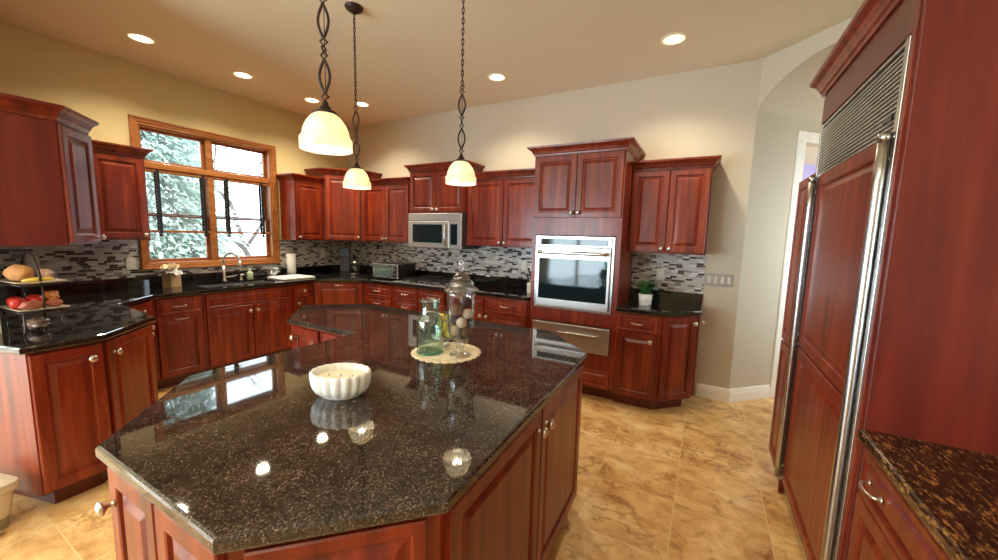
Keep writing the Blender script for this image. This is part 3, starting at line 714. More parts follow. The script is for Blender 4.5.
mb = MB(); mb.loft(rings_from(rect(TX0, TX1, 3.452, 4.078), [(o*1.15, 2.286+z) for o, z in CROWN], [1, 1, 0, 1])); mb.build('crown_molding', CHERRY, r, 0, of)
fc = Face((TX0, 3.452), (TX1, 3.452)); Wt = TX1-TX0
for k in (0, 1):
    mb = MB(); raised(mb, fc, .012+k*(Wt/2-.011), Wt/2-.001+k*(Wt/2-.011), 1.705, 2.275); d = mb.build('door', CHERRY, r, 0, of)
    knob(fc, Wt/2+(-.032 if k == 0 else .034), 1.75, d, of)
mb = MB(); raised(mb, fc, .03, Wt-.03, .125, .295, st=.035); d = mb.build('drawer_front', CHERRY, r, 0, of); pull(fc, Wt/2, .21, d, of)

def fbox(m, fc, u0, u1, w0, w1, z0, z1):
    P = [fc.p(u, w, z) for z in (z0, z1) for w in (w1, w0) for u in (u0, u1)]
    return m.add(P, [(0, 2, 3, 1), (4, 5, 7, 6), (0, 1, 5, 4), (2, 6, 7, 3), (0, 4, 6, 2), (1, 3, 7, 5)])
OX0, OX1 = -1.474, -.714
fo = Face((OX0, 3.448), (OX1, 3.448)); Wo = OX1-OX0; of = Vector(((OX0+OX1)/2, 3.6, .83))
r = thing('wall_oven', 'stainless steel built-in wall oven with dark glass window', 'oven', of)
mb = MB(); mb.box(OX0+.01, OX1-.01, 3.476, 4.0, .832, 1.528); mb.build('oven_body', STEEL, r, 0, of)
mb = MB(); fbox(mb, fo, 0, Wo, 0, .012, .832, .842); fbox(mb, fo, 0, .022, 0, .012, .842, 1.53); fbox(mb, fo, Wo-.022, Wo, 0, .012, .842, 1.53); fbox(mb, fo, .022, Wo-.022, 0, .012, 1.518, 1.53)
mb.build('trim_frame', STEELD, r, .002, of)
mb = MB(); fbox(mb, fo, .024, Wo-.024, 0, .020, 1.435, 1.516); cp = mb.build('control_panel', STEEL, r, .004, of)
mb = MB(); fbox(mb, fo, .055, Wo-.055, .020, .022, 1.447, 1.505); disp = mb.build('display', BLACKG, cp, .001, of)
mb = MB(); fbox(mb, fo, .024, Wo-.024, 0, .034, .850, 1.428); dr = mb.build('oven_door', STEEL, r, .006, of)
mb = MB(); fbox(mb, fo, .050, Wo-.050, .034, .037, .925, 1.318); mb.build('oven_window', BLACKG, dr, .001, of)
mb = MB(); mb.tube([fo.p(.05+(Wo-.1)*k/10, .075, 1.375) for k in range(11)], .017, 12)
for u in (.075, Wo-.075): fbox(mb, fo, u-.012, u+.012, .034, .075, 1.362, 1.388)
mb.build('handle', STEELD, dr, 0, of)
of = Vector(((OX0+OX1)/2, 3.6, .45))
r = thing('warming_drawer', 'stainless steel warming drawer below the wall oven', 'oven', of)
mb = MB(); mb.box(OX0+.01, OX1-.01, 3.476, 4.0, .452, .688); mb.build('drawer_body', STEEL, r, 0, of)
mb = MB(); fbox(mb, fo, 0, Wo, 0, .026, .448, .692); dr = mb.build('drawer_front', STEEL, r, .005, of)
mb = MB(); mb.tube([fo.p(.27+(Wo-.36)*k/6, .058, .618) for k in range(7)], .008, 10)
for u in (.30, Wo-.12): mb.tube([fo.p(u, .026, .618), fo.p(u, .058, .618)], .006, 8)
mb.build('handle', STEELD, dr, 0, of)

# ------------------------------------------------------------------ microwave
MX0, MX1, MZ0, MZ1, MF = -3.34, -2.525, 1.348, 1.772, 3.70
fm = Face((MX0, MF), (MX1, MF)); Wm = MX1-MX0; of = Vector(((MX0+MX1)/2, 3.9, MZ0))
r = thing('microwave', 'stainless steel over-range microwave above the cooktop', 'microwave', of)
MB().box(MX0, MX1, MF, 4.066, MZ0, MZ1).build('microwave_body', simple('microwave case grey', (.10, .10, .10), rough=.35, metal=.5), r, .003, of)
mb = MB(); fbox(mb, fm, 0, Wm, 0, .028, MZ1-.095, MZ1)
mb.build('vent_panel', STEEL, r, .006, of)
mb = MB(); fbox(mb, fm, 0, Wm*.78, 0, .032, MZ0+.004, MZ1-.098); d = mb.build('microwave_door', STEEL, r, .006, of)
mb = MB(); fbox(mb, fm, .075, Wm*.66, .032, .034, MZ0+.065, MZ1-.135); mb.build('door_window', BLACKG, d, .001, of)
mb = MB(); mb.tube([fm.p(Wm*.735, .034+.035*math.sin(PI*k/10)**.5 if 0 < k < 10 else .032, MZ0+.035+(MZ1-MZ0-.165)*k/10) for k in range(11)], .013, 10); mb.build('handle', STEELD, d, 0, of)
mb = MB(); fbox(mb, fm, Wm*.785, Wm, 0, .030, MZ0+.004, MZ1-.098); d = mb.build('control_panel', STEEL, r, .005, of)
mb = MB(); fbox(mb, fm, Wm*.81, Wm*.93, .030, .032, MZ0+.05, MZ1-.13); mb.build('keypad', BLACKG, d, .001, of)

# ------------------------------------------------------------------ cooktop
of = Vector((-2.96, 3.72, CT))
r = thing('gas_cooktop', 'gas cooktop with black grates set in the granite under the microwave', 'cooktop', of)
MB().box(-3.38, -2.53, 3.43, 3.985, CT, CT+.012).build('cooktop_plate', STEEL, r, .004, of)
for k, (bx_, by_, br_) in enumerate(((-3.18, 3.60, .045), (-3.18, 3.85, .035), (-2.96, 3.73, .055), (-2.74, 3.60, .035), (-2.74, 3.85, .045))):
    MB().lathe([(br_, 0), (br_, .010), (br_*.8, .014), (br_*.75, .020), (.004, .022)], 18, Matrix.Translation((bx_, by_, CT+.0122))).build('burner', CAST, r, 0, of)
for gx in (-3.18, -2.96, -2.74):
    mb = MB(); x0, x1, y0, y1, z = gx-.10, gx+.10, 3.50, 3.96, CT+.050
    mb.box(x0, x1, y0, y0+.012, z-.01, z).box(x0, x1, y1-.012, y1, z-.01, z).box(x0, x0+.012, y0, y1, z-.01, z).box(x1-.012, x1, y0, y1, z-.01, z)
    mb.box(gx-.006, gx+.006, y0, y1, z-.01, z+.004).box(x0, x1, 3.60, 3.612, z-.01, z+.004).box(x0, x1, 3.85, 3.862, z-.01, z+.004)
    for a in (x0, x1-.012):
        for b in (y0, y1-.012): mb.box(a, a+.012, b, b+.012, CT+.0122, z-.01)
    mb.build('grate', CAST, r, 0, of)
for k in range(5):
    MB().lathe([(.017, 0), (.017, .014), (.014, .018), (.003, .018)], 14, Matrix.Translation((-3.12+k*.08, 3.475, CT+.0122))).build('control_knob', BLACK, r, 0, of)

# ------------------------------------------------------------------ refrigerator and tall units on the right
RF = .50
of = Vector((.82, 2.2, 0))
r = thing('refrigerator_surround', 'tall cherry panel surround with crown framing the refrigerator', 'cabinet', of)
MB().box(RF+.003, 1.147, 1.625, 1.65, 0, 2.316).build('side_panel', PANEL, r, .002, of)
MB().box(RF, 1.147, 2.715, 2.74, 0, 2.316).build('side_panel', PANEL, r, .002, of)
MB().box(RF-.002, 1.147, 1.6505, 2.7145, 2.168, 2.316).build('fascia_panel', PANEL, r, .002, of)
MB().box(RF-.004, RF+.012, 1.6505, 1.672, 0, 2.167).build('filler_strip', CHERRY, r, .002, of)
mb = MB(); mb.loft(rings_from(rect(RF-.005, 1.147, 1.625, 2.74), [(o*1.05, 2.317+z*1.15) for o, z in CROWN], [1, 0, 1, 1])); mb.build('crown_molding', CHERRY, r, 0, of)
r = thing('refrigerator', 'built-in refrigerator with cherry door panels and steel handles', 'refrigerator', of)
FY0, FY1 = 1.675, 2.712
MB().box(RF+.02, 1.14, FY0, FY1, .02, 2.164).build('refrigerator_body', STEELD, r, 0, of)
ff = Face((RF+.02, FY1), (RF+.02, FY0)); Wf = FY1-FY0
mb = MB(); fbox(mb, ff, 0, Wf, 0, .012, 1.888, 1.900); fbox(mb, ff, 0, .022, 0, .026, .10, 2.16); fbox(mb, ff, Wf-.030, Wf, 0, .026, .10, 2.16); fbox(mb, ff, .022, Wf-.030, 0, .020, 2.148, 2.16)
mb.build('steel_frame', STEELD, r, .002, of)
mb = MB(); fbox(mb, ff, .022, Wf-.030, .0005, .002, 1.900, 2.148); g = mb.build('grille', BLACK, r, 0, of)
mb = MB()
for k in range(15):
    z = 1.906+k*.0160
    P = [ff.p(u, w, zz) for u in (.0225, Wf-.0305) for (w, zz) in ((.012, z+.0005), (.014, z), (.017, z), (.017, z+.0032), (.012, z+.0038))]
    mb.loft([P[:5], P[5:]])
mb.build('louvre_slats', simple('bright aluminium slats', (.80, .76, .70), rough=.4, metal=.6), g, 0, of)
mb = MB(); fbox(mb, ff, Wf-.13, Wf-.06, .021, .027, 1.925, 1.945); mb.build('badge', BLACK, g, .001, of)
mb = MB(); raised(mb, ff, .055, Wf-.064, .945, 1.882, st=.062); mb.build('upper_door_panel', CHERRY, r, 0, of)
mb = MB(); raised(mb, ff, .055, Wf-.064, .115, .935, st=.062); mb.build('lower_door_panel', CHERRY, r, 0, of)
for u in (.034, Wf-.043):
    mb = MB(); mb.tube([ff.p(u, .040, .13+k*.145) for k in range(13)], .0165, 16); mb.tube([ff.p(u, .040, 1.855), ff.p(u, .040, 1.882)], .018, 16)
    for z in (.2, 1.0, 1.80): mb.tube([ff.p(u, .0, z), ff.p(u, .035, z)], .006, 8)
    mb.build('door_handle', STEELD, r, 0, of)
MB().box(RF+.05, RF+.07, FY0, FY1, 0.0, .10).build('kick_plate', BLACK, r, 0, of)
cabinet('pantry_cabinet', 'narrow tall cherry pantry beyond the refrigerator by the doorway', 'cabinet', rect(RF, 1.14, 2.745, 3.055), .105, 1.915,
        [(3, 'door', .008, .302, .115, .885), (3, 'door', .008, .302, .895, 1.905)], toe=[3])

# ------------------------------------------------------------------ sink, faucet
of = Vector((-4.6, 2.28, .70))
r = thing('sink', 'double bowl stainless steel sink set below the window', 'sink', of)
mb = MB()
def bowl(mb, x0, x1, y0, y1, zt, zb):
    pr = [(0, zt), (0, zb+.03), (.012, zb+.008), (.035, zb)]
    rg = [[(x0+i, y0+i, z), (x1-i, y0+i, z), (x1-i, y1-i, z), (x0+i, y1-i, z)] for i, z in pr]
    mb.loft(rg, False, True)
ym_ = (SY0+SY1)/2
bowl(mb, SX0+.004, SX1-.004, SY0+.004, ym_-.012, CT-.018, .73); bowl(mb, SX0+.004, SX1-.004, ym_+.012, SY1-.004, CT-.018, .73)
mb.box(SX0+.004, SX1-.004, ym_-.0118, ym_+.0118, .80, CT-.018)
mb.build('sink_bowl', STEELD, r, 0, of)
for yb in ((SY0+ym_)/2, (SY1+ym_)/2): MB().lathe([(.035, 0), (.035, .004), (.006, .003)], 16, Matrix.Translation((-4.6, yb, .7305))).build('drain', NICKEL, r, 0, of)
of = Vector((-4.87, 2.27, CT))
r = thing('faucet', 'tall gooseneck kitchen faucet in front of the window', 'faucet', of)
mb = MB(); mb.lathe([(.028, 0), (.028, .008), (.020, .016), (.018, .05), (.019, .06), (.0155, .07), (.0145, .18)], 18, Matrix.Translation((-4.87, 2.27, CT))); mb.build('faucet_base', NICKEL, r, 0, of)
mb = MB(); pts = [(-4.87, 2.27, CT+.17)]; dx, dy = .85, .52
for k in range(13):
    a = PI*k/12; pts.append((-4.87+.09*(1-math.cos(a))*dx, 2.27+.09*(1-math.cos(a))*dy, CT+.235+.09*math.sin(a)))
mb.tube(pts, .0125, 12); e = pts[-1]; mb.tube([e, (e[0]+.004, e[1]+.003, e[2]-.05)], .017, 12); mb.build('spout', NICKEL, r, 0, of)
mb = MB(); mb.tube([(-4.87, 2.29, CT+.045), (-4.86, 2.33, CT+.05), (-4.855, 2.40, CT+.062)], [.010, .008, .006], 10); mb.build('lever', NICKEL, r, 0, of)
of = Vector((-4.85, 2.44, CT)); r = thing('soap_dispenser', 'metal pump dispenser on the counter right of the faucet', 'soap dispenser', of)
mb = MB(); mb.lathe([(.02, 0), (.02, .006), (.012, .012), (.010, .05), (.013, .06), (.013, .068), (.004, .072)], 14, Matrix.Translation(of)); mb.build('dispenser_body', NICKEL, r, 0, of)
mb = MB(); mb.tube([(-4.85, 2.44, CT+.066), (-4.83, 2.44, CT+.074), (-4.79, 2.44, CT+.062)], .005, 8); mb.build('nozzle', NICKEL, r, 0, of)
of = Vector((-4.84, 2.535, CT)); r = thing('soap_bottle', 'small pale green soap bottle between faucet and glass bowl', 'bottle', of)
mb = MB(); mb.lathe([(.030, 0), (.033, .004), (.033, .075), (.028, .092), (.012, .104), (.012, .112)], 18, Matrix.Translation(of)); mb.build('bottle', SOAP, r, 0, of)
mb = MB(); mb.lathe([(.013, .1125), (.013, .13), (.010, .133), (.003, .134)], 14, Matrix.Translation(of)); mb.build('cap', WHITE, r, 0, of)

# ------------------------------------------------------------------ things on the perimeter worktop
# wooden box with tissue paper
of = Vector((-4.75, 1.735, CT)); r = thing('wooden_box', 'square light wood box stuffed with tissue paper under the window', 'box', of, rz=.35)
t = .006; w = .052; h = .145
mb = MB().box(-w, w, -w, -w+t, 0, h).box(-w, w, w-t, w, 0, h).box(-w, -w+t, -w+t, w-t, 0, h).box(w-t, w, -w+t, w-t, 0, h).box(-w, w, -w, w, 0, t)
mb.build('box', KRAFT, r, .001)
rnd = random.Random(3)
def sheet(mb, M, sx, sy, amp, seed, n=7):
    vs = []
    for j in range(n):
        for i in range(n):
            u = i/(n-1)-.5; v = j/(n-1)-.5; q = noise.noise(Vector((u*3+seed, v*3, seed*1.7)))
            vs.append(M @ Vector((u*sx, v*sy*(1-.4*abs(u)), amp*q + .35*abs(u)*sx*.4)))
    mb.add(vs, [(j*n+i, j*n+i+1, (j+1)*n+i+1, (j+1)*n+i) for j in range(n-1) for i in range(n-1)])
mb = MB()
for k in range(5):
    M = Matrix.Translation((0, 0, h+.022)) @ Matrix.Rotation(k*1.26, 4, 'Z') @ Matrix.Translation((.02, 0, .015)) @ Matrix.Rotation(-1.0+.2*k, 4, 'Y'); sheet(mb, M, .12, .11, .04, k*3.3+1)
mb.build('tissue_paper', PAPERC, r)
mb = MB()
for k, a in enumerate((2.7, -.45)):
    M = Matrix.Rotation(a, 4, 'Z') @ Matrix.Translation((.088, 0, h+.012)) @ Matrix.Rotation(.25, 4, 'Y'); sheet(mb, M, .17, .12, .04, k*5.1+9)
mb.build('tissue_paper', PAPERG, r)
# towel, glass bowl, paper towels
mb = MB()
def cushion(mb, x0, x1, y0, y1, z0, h, n=10, seed=0, amp=.003):
    rg = []
    for (ins, z) in ((.004, 0), (0, .25), (0, .7), (.006, 1), (.05, 1.03)):
        ring = []
        pts = [(x0+ins + (x1-x0-2*ins)*k/n, y0+ins) for k in range(n)] + [(x1-ins, y0+ins+(y1-y0-2*ins)*k/n) for k in range(n)] + [(x1-ins-(x1-x0-2*ins)*k/n, y1-ins) for k in range(n)] + [(x0+ins, y1-ins-(y1-y0-2*ins)*k/n) for k in range(n)]
        for x, y in pts: ring.append((x+amp*noise.noise(Vector((x*20, y*20, seed))), y+amp*noise.noise(Vector((x*20+5, y*20, seed))), z0+z*h + (amp*noise.noise(Vector((x*15, y*15, seed+3))) if z > .2 else 0)))
        rg.append(ring)
    mb.loft(rg, True, True, True)
cushion(mb, -4.78, -4.42, 2.70, 3.11, CT+.001, .024)
tag(mb.build('dish_towel', TOWEL), 'folded white towel on the counter right of the sink', 'towel')
of = Vector((-4.79, 2.765, CT+.028)); r = thing('glass_bowl', 'clear glass bowl on the white towel by the window corner', 'bowl', of)
mb = MB(); pr = [(.035, 0), (.038, .006), (.07, .025), (.095, .06), (.105, .095), (.102, .096), (.09, .062), (.066, .029), (.03, .011)]
mb.lathe(pr, 26, Matrix.Translation(of), True, True); mb.build('bowl', JAR, r, 0, of)
of = Vector((-4.86, 3.075, CT)); r = thing('paper_towel_roll', 'white roll of paper towels upright on the counter right of the window', 'paper towel', of)
mb = MB(); mb.lathe([(.070, 0), (.070, .008), (.01, .012)], 24, Matrix.Translation(of)); mb.lathe([(.006, .012), (.006, .31), (.012, .315), (.003, .325)], 10, Matrix.Translation(of)); mb.build('stand', NICKEL, r, 0, of)
mb = MB(); mb.lathe([(.018, .014), (.055, .014), (.055, .295), (.018, .295)], 28, Matrix.Translation(of)); mb.build('paper_roll', PAPER, r, 0, of)
# coffee maker
r = thing('coffee_maker', 'black coffee maker with glass carafe in the corner under the tall cabinet', 'coffee maker', (-4.44, 3.68, CT), rz=PI/4)
MB().box(-.13, .13, -.12, .12, 0, .035).build('coffee_maker_base', BLACK, r, .006)
MB().box(-.13, .0, -.02, .12, .036, .36).build('brew_tower', BLUEG, r, .012)
MB().box(-.13, .0, -.12, -.021, .26, .36).build('brew_head', BLUEG, r, .012)
mb = MB(); mb.lathe([(.045, 0), (.055, .01), (.06, .06), (.05, .11), (.038, .125), (.040, .13)], 22, Matrix.Translation((.066, -.04, .0355)), True, False); mb.build('carafe', JAR, r)
mb = MB(); mb.lathe([(.040, .131), (.040, .15), (.01, .156)], 20, Matrix.Translation((.066, -.04, .0355))); mb.build('carafe_lid', NICKEL, r)
MB().box(.02, .07, -.123, -.1205, .010, .022).build('badge', STEEL, r)
# toaster oven
of = Vector((-3.66, 3.78, CT)); r = thing('toaster_oven', 'silver fronted toaster oven with black sides left of the cooktop', 'toaster oven', of)
tx0, tx1, ty0, ty1 = -3.89, -3.44, 3.60, 3.93
MB().box(tx0, tx1, ty0, ty1, CT+.015, CT+.205).build('oven_case', BLACK, r, .01, of)
ft = Face((tx0, ty0), (tx1, ty0)); Wt_ = tx1-tx0
mb = MB(); fbox(mb, ft, 0, Wt_, .0, .014, CT+.017, CT+.203); fp = mb.build('front_panel', STEELD, r, .004, of)
mb = MB(); fbox(mb, ft, .03, Wt_-.115, .014, .018, CT+.045, CT+.165); mb.build('glass_door', simple('toaster window glass', (.10, .16, .15), rough=.06, coat=.5), r, .002, of)
mb = MB(); mb.tube([ft.p(.05, .014, CT+.178), ft.p(.05, .04, CT+.18), ft.p(Wt_-.135, .04, CT+.18), ft.p(Wt_-.135, .014, CT+.178)], .006, 8); mb.build('handle', BLACK, r, 0, of)
for k in range(3): MB().lathe([(.016, 0), (.016, .012), (.012, .016), (.003, .016)], 14, ft.M(Wt_-.055, .014, CT+.05+.055*k)).build('dial', BLACK, r, 0, of)
for a in (tx0+.03, tx1-.03):
    for b in (ty0+.03, ty1-.03): MB().lathe([(.012, 0), (.012, .0148)], 10, Matrix.Translation((a, b, CT))).build('foot', BLACK, r, 0, of)
# knife block
r = thing('knife_block', 'cream knife block full of black handled knives beside the oven tower', 'knife block', (-1.62, 3.74, CT), rz=.1)
M = Matrix.Rotation(-.35, 4, 'X')
mb = MB(); mb.loft([[(-.045, -.07, 0), (.045, -.07, 0), (.045, .07, 0), (-.045, .07, 0)], [(-.045, -.085, .10), (.045, -.085, .10), (.045, .035, .165), (-.045, .035, .165)]]); mb.build('block', CREAMB, r, .004)
for k in range(6):
    mb = MB(); x = -.028+.028*(k % 3); y = -.055+.055*(k//3); zb = .125+.045*(k//3)
    d = Vector((0.10*(k % 3-1), -.48, .87)).normalized(); p = Vector((x, y, zb-.01)); mb.tube([p, p+d*.03, p+d*.07, p+d*(.11+.012*(k % 2))], [.008, .010, .009, .011], 8); mb.build('knife_handle', BLACK, r)
# potted plant
of = Vector((-.462, 3.695, CT)); r = thing('potted_grass', 'small spiky green plant in a white pot on the corner worktop', 'plant', of)
mb = MB(); mb.lathe([(.050, 0), (.054, .003), (.054, .022), (.050, .026), (.056, .03), (.062, .105), (.058, .105), (.055, .095), (.004, .092)], 26, Matrix.Translation(of)); mb.build('pot', POTM, r, 0, of)
MB().lathe([(.053, .0955), (.003, .099)], 16, Matrix.Translation(of)).build('soil', SOIL, r, 0, of)
mb = MB(); rnd = random.Random(2)
for k in range(330):
    a = rnd.random()*2*PI; rr = rnd.random()*.045; l = rnd.uniform(.09, .165); lean = rnd.uniform(.15, .95)
    p = Vector((rr*math.cos(a), rr*math.sin(a), .098)); d = Vector((math.cos(a), math.sin(a), 0)); s = Vector((-d.y, d.x, 0))*.0035
    m1 = p + Vector((0, 0, l*.55)) + d*l*lean*.35; e = p + Vector((0, 0, l*(1-.25*lean))) + d*l*lean
    mb.add([p-s+of, p+s+of, m1+s+of, m1-s+of, e+of], [(0, 1, 2, 3), (3, 2, 4)])
mb.build('leaves', LEAF, r, 0, of)

# ------------------------------------------------------------------ outlets and switches
def outlet(fc, u, z, lb, w=.009):
    of = fc.p(u, w, z); r = thing('wall_outlet', lb, 'outlet', of, 'wall outlets in the tile')
    mb = MB(); fbox(mb, fc, u-.037, u+.037, w, w+.006, z-.058, z+.058); mb.build('cover_plate', OUTM, r, .002, of)
    for s in (-.02, .02):
        mb = MB(); fbox(mb, fc, u-.015, u+.015, w+.006, w+.008, z+s-.014, z+s+.014); q = mb.build('receptacle', WHITE, r, .002, of)
        mb = MB(); fbox(mb, fc, u-.007, u-.005, w+.008, w+.0085, z+s-.005, z+s+.005); fbox(mb, fc, u+.005, u+.007, w+.008, w+.0085, z+s-.005, z+s+.005); mb.build('slots', BLACK, q, 0, of)
fw = Face((XL, 0), (XL, 4)); fb = Face((XL, YB), (0, YB))
outlet(fw, 1.495, 1.155, 'outlet on the mosaic tile left of the window casing')
outlet(fw, .88, 1.19, 'outlet on the mosaic tile behind the fruit stand')
outlet(fw, 3.62, 1.20, 'outlet on the mosaic tile left of the coffee maker')
outlet(fb, 3.07, 1.18, 'outlet on the mosaic tile beside the knife block')
outlet(fb, 4.96-.385, 1.18, 'outlet on the mosaic tile right of the potted plant')
of = fb.p(4.96+.125, .001, 1.16); r = thing('light_switch', 'four gang grey switch plate on the bare wall right of the tiles', 'light switch', of)
mb = MB(); fbox(mb, fb, 4.96+.008, 4.96+.242, .001, .008, 1.102, 1.218); mb.build('cover_plate', SWM, r, .003, of)
for k in range(4):
    u = 4.96+.045+k*.0535
    mb = MB(); fbox(mb, fb, u-.012, u+.012, .008, .013, 1.128, 1.192); mb.build('rocker', OUTM, r, .002, of)

# ------------------------------------------------------------------ fruit stand
FP = Vector((-3.335, .578, CT)); FR = .12
r = thing('fruit_stand', 'black iron two-tier stand with square plates at the far left', 'fruit stand', FP, rz=FR)
mb = MB(); hw, hh = .125, .078
def rod(pts, rr=.005): mb.tube(pts, rr, 8)
z1_, z2_ = .125, .275
for sx in (-1, 1):
    for sy in (-1, 1):
        rod([(sx*hw*1.10, sy*hh*1.1, .004), (sx*hw*1.18, sy*hh*1.1, .02), (sx*hw*.85, sy*hh*.9, .06), (sx*hw, sy*hh, z1_-.008)])
for z in (z1_-.006, z2_-.006): mb.tube([(hw, hh, z), (-hw, hh, z), (-hw, -hh, z), (hw, -hh, z)], .0045, 8, closed=True)
for sx in (-1, 1): rod([(sx*hw, 0, z1_-.006), (sx*hw*1.06, 0, .2), (sx*hw, 0, z2_-.006)], .0045)
pts = [(-hw, 0, z2_-.006)] + [(-hw*math.cos(PI*k/14)*(1-.35*math.sin(PI*k/14)), 0, z2_+.175*math.sin(PI*k/14)**.8) for k in range(1, 14)] + [(hw, 0, z2_-.006)]
rod(pts, .006)
mb.build('wire_frame', IRON, r)
for z, nm in ((z1_, 'plate'), (z2_, 'plate')):
    mb = MB(); a, b = hw+.022, hh+.016
    rg = [[(-x, -y, q), (x, -y, q), (x, y, q), (-x, y, q)] for x, y, q in ((a*.7, b*.7, z), (a, b, z+.010), (a+.003, b+.003, z+.013), (a-.003, b-.003, z+.014), (a*.72, b*.72, z+.005))]
    mb.loft(rg); mb.build(nm, PLATE, r, .001)
MF_ = Matrix.Translation(FP) @ Matrix.Rotation(FR, 4, 'Z')
def onstand(name, lb, cat, mb_fn, mat, group=None):
    mb = MB(); mb_fn(mb); o = mb.build(name, mat); o.location = FP; o.rotation_euler = (0, 0, FR); return tag(o, lb, cat, group)
zt_ = z2_+.006; zl_ = z1_+.006
onstand('bread_loaf', 'round golden bread loaf on the top plate of the stand', 'bread', lambda m: m.ball((-.015, -.034, zt_+.049), .060, 14, 1.15, .85, .76, .15), BREAD)
onstand('bread_roll', 'pale wrapped bread roll at the right of the round loaf', 'bread', lambda m: m.ball((-.02, .060, zt_+.036), .041, 12, 1.3, .75, .78, .2, seed=2), simple('pale wrapped bread', (.66, .45, .36), rough=.2, coat=.6, var=.2))
def banana(m):
    m.tube([(.095+.006*math.sin(k*.6), -.062+.018*k, zt_+.014+.003*math.sin(k*.45)) for k in range(8)], [.005, .010, .0125, .013, .013, .0125, .010, .004], 10)
onstand('banana', 'yellow banana along the front rim of the top plate', 'banana', banana, CANOE)
ap = [(.012, -.062, .032), (-.055, -.052, .032), (-.055, .020, .034), (.018, .008, .032)]
for k, (x, y, rr) in enumerate(ap):
    def f(m, x=x, y=y, rr=rr): m.lathe([(rr*a, rr*b) for a, b in ((.25, .03), (.55, 0), (.85, .35), (1, .9), (.95, 1.4), (.7, 1.75), (.35, 1.85), (.08, 1.7))], 18, Matrix.Translation((x, y, zl_+.003)))
    onstand('apple', ['red apple at the left end of the lower plate', 'red apple at the far left of the lower plate, behind another', 'red apple at the back middle of the lower plate', 'red apple in the middle of the lower plate behind the sweet potatoes'][k], 'apple', f, APPLE, 'red apples on the lower plate')
onstand('sweet_potato', 'long reddish sweet potato lying across the front of the lower plate', 'sweet potato', lambda m: m.ball((.095, -.032, zl_+.026), .024, 12, 1.15, 2.0, 1, .25, seed=4), POTATO, 'sweet potatoes on the lower plate')
onstand('sweet_potato', 'shorter sweet potato at the right of the lower plate', 'sweet potato', lambda m: m.ball((.088, .052, zl_+.024), .0215, 12, 1.1, 1.5, 1, .25, seed=5), POTATO, 'sweet potatoes on the lower plate')
onstand('snack_bag', 'clear crinkled snack bag with orange contents behind the sweet potatoes', 'snack bag', lambda m: m.ball((-.01, .075, zl_+.042), .038, 14, 1.35, .8, 1, .5, seed=8), CHIP)
onstand('plastic_bag', 'crumpled brownish plastic bag under the stand on the counter', 'bag', lambda m: m.ball((.0, .0, .038), .034, 14, 1.9, 1.4, 1.0, .45, seed=9), simple('crumpled brown bag', (.22, .14, .09), rough=.25, coat=.6, var=.5))

# ------------------------------------------------------------------ island still life
# candle bowl
r = thing('candle_bowl', 'white fluted oval bowl candle with three wicks on the island', 'candle', (-1.152, .902, CT), rz=.45)
n = 144; fl_ = 18
def bring(sc_, z, k): return [((.107*sc_)*math.cos(2*PI*i/n)*(1+k*abs(math.cos(fl_*PI*i/n))), (.081*sc_)*math.sin(2*PI*i/n)*(1+k*abs(math.cos(fl_*PI*i/n))), z*1.27) for i in range(n)]
mb = MB(); mb.loft([bring(.62, 0, .0), bring(.66, .003, .0), bring(.66, .007, .01), bring(.82, .014, .06), bring(.93, .032, .075), bring(.97, .056, .075), bring(.965, .070, .07), bring(.94, .075, .06), bring(.91, .071, .03), bring(.88, .050, .0), bring(.86, .04, .0)], True, False, True); mb.build('bowl', WHITE, r)
mb = MB(); mb.loft([bring(.87, .055, 0), bring(.5, .056, 0), bring(.02, .056, 0)], False, True, True); mb.build('wax', WAX, r)
for x in (-.045, 0, .045): MB().tube([(x, 0, .0705), (x+.001, 0, .079)], .0016, 6).build('wick', BLACK, r)
# doily
DC = Vector((-1.135, 1.53, CT+.0008)); mb = MB(); nn = 26; rings = 5; R_ = .178
for k in range(nn):
    a = 2*PI*k/nn; c = Vector((math.cos(a)*(R_-.022), math.sin(a)*(R_-.022), 0))
    mb.lathe([(.024, 0), (.024, .0022), (.012, .003)], 12, Matrix.Translation(DC+c))
for rr, tt in ((.140, .018), (.105, .016), (.070, .016)):
    mb.tube([DC+Vector((rr*math.cos(2*PI*i/48), rr*math.sin(2*PI*i/48), .0016)) for i in range(48)], .0016, 6, closed=True)
mb.lathe([(.160, -.0004), (.160, .0008), (.01, .0008)], 40, Matrix.Translation(DC)); mb.lathe([(.062, .001), (.062, .002), (.01, .0025)], 30, Matrix.Translation(DC))
for k in range(nn):
    a = 2*PI*k/nn; d = Vector((math.cos(a), math.sin(a), 0)); s = Vector((-d.y, d.x, 0))
    for r0, r1, wd in ((.06, .105, .0042), (.105, .14, .006), (.138, .165, .010)):
        P = [DC+d*r0-s*wd*.6, DC+d*r1-s*wd, DC+d*r1+s*wd, DC+d*r0+s*wd*.6]; mb.loft([P, [p+Vector((0, 0, .002)) for p in P]])
tag(mb.build('doily', DOILY), 'round cream crochet doily under the jars on the island', 'doily')
JZ = CT+.0045
# apothecary jar
of = Vector((-1.04, 1.518, JZ)); r = thing('apothecary_jar', 'tall footed glass apothecary jar with domed lid full of decorative balls', 'jar', of)
T = Matrix.Translation(of)
mb = MB(); mb.lathe([(.054, 0), (.056, .004), (.050, .010), (.024, .020), (.015, .034), (.022, .044), (.015, .054), (.032, .066), (.052, .090), (.063, .130), (.068, .19), (.070, .305), (.076, .320), (.073, .322), (.067, .306), (.065, .19), (.060, .132), (.049, .095), (.02, .074), (.004, .072)], 36, T, True, True); mb.build('jar', JAR, r, 0, of)
mb = MB(); mb.lathe([(.070, .3225), (.084, .324), (.087, .331), (.082, .338), (.064, .345), (.060, .362), (.050, .380), (.042, .388), (.040, .398), (.026, .412), (.016, .420), (.013, .430), (.022, .442), (.022, .450), (.013, .458), (.017, .466), (.012, .478), (.003, .482)], 36, T, True, True); mb.build('lid', CUTG, r, 0, of)
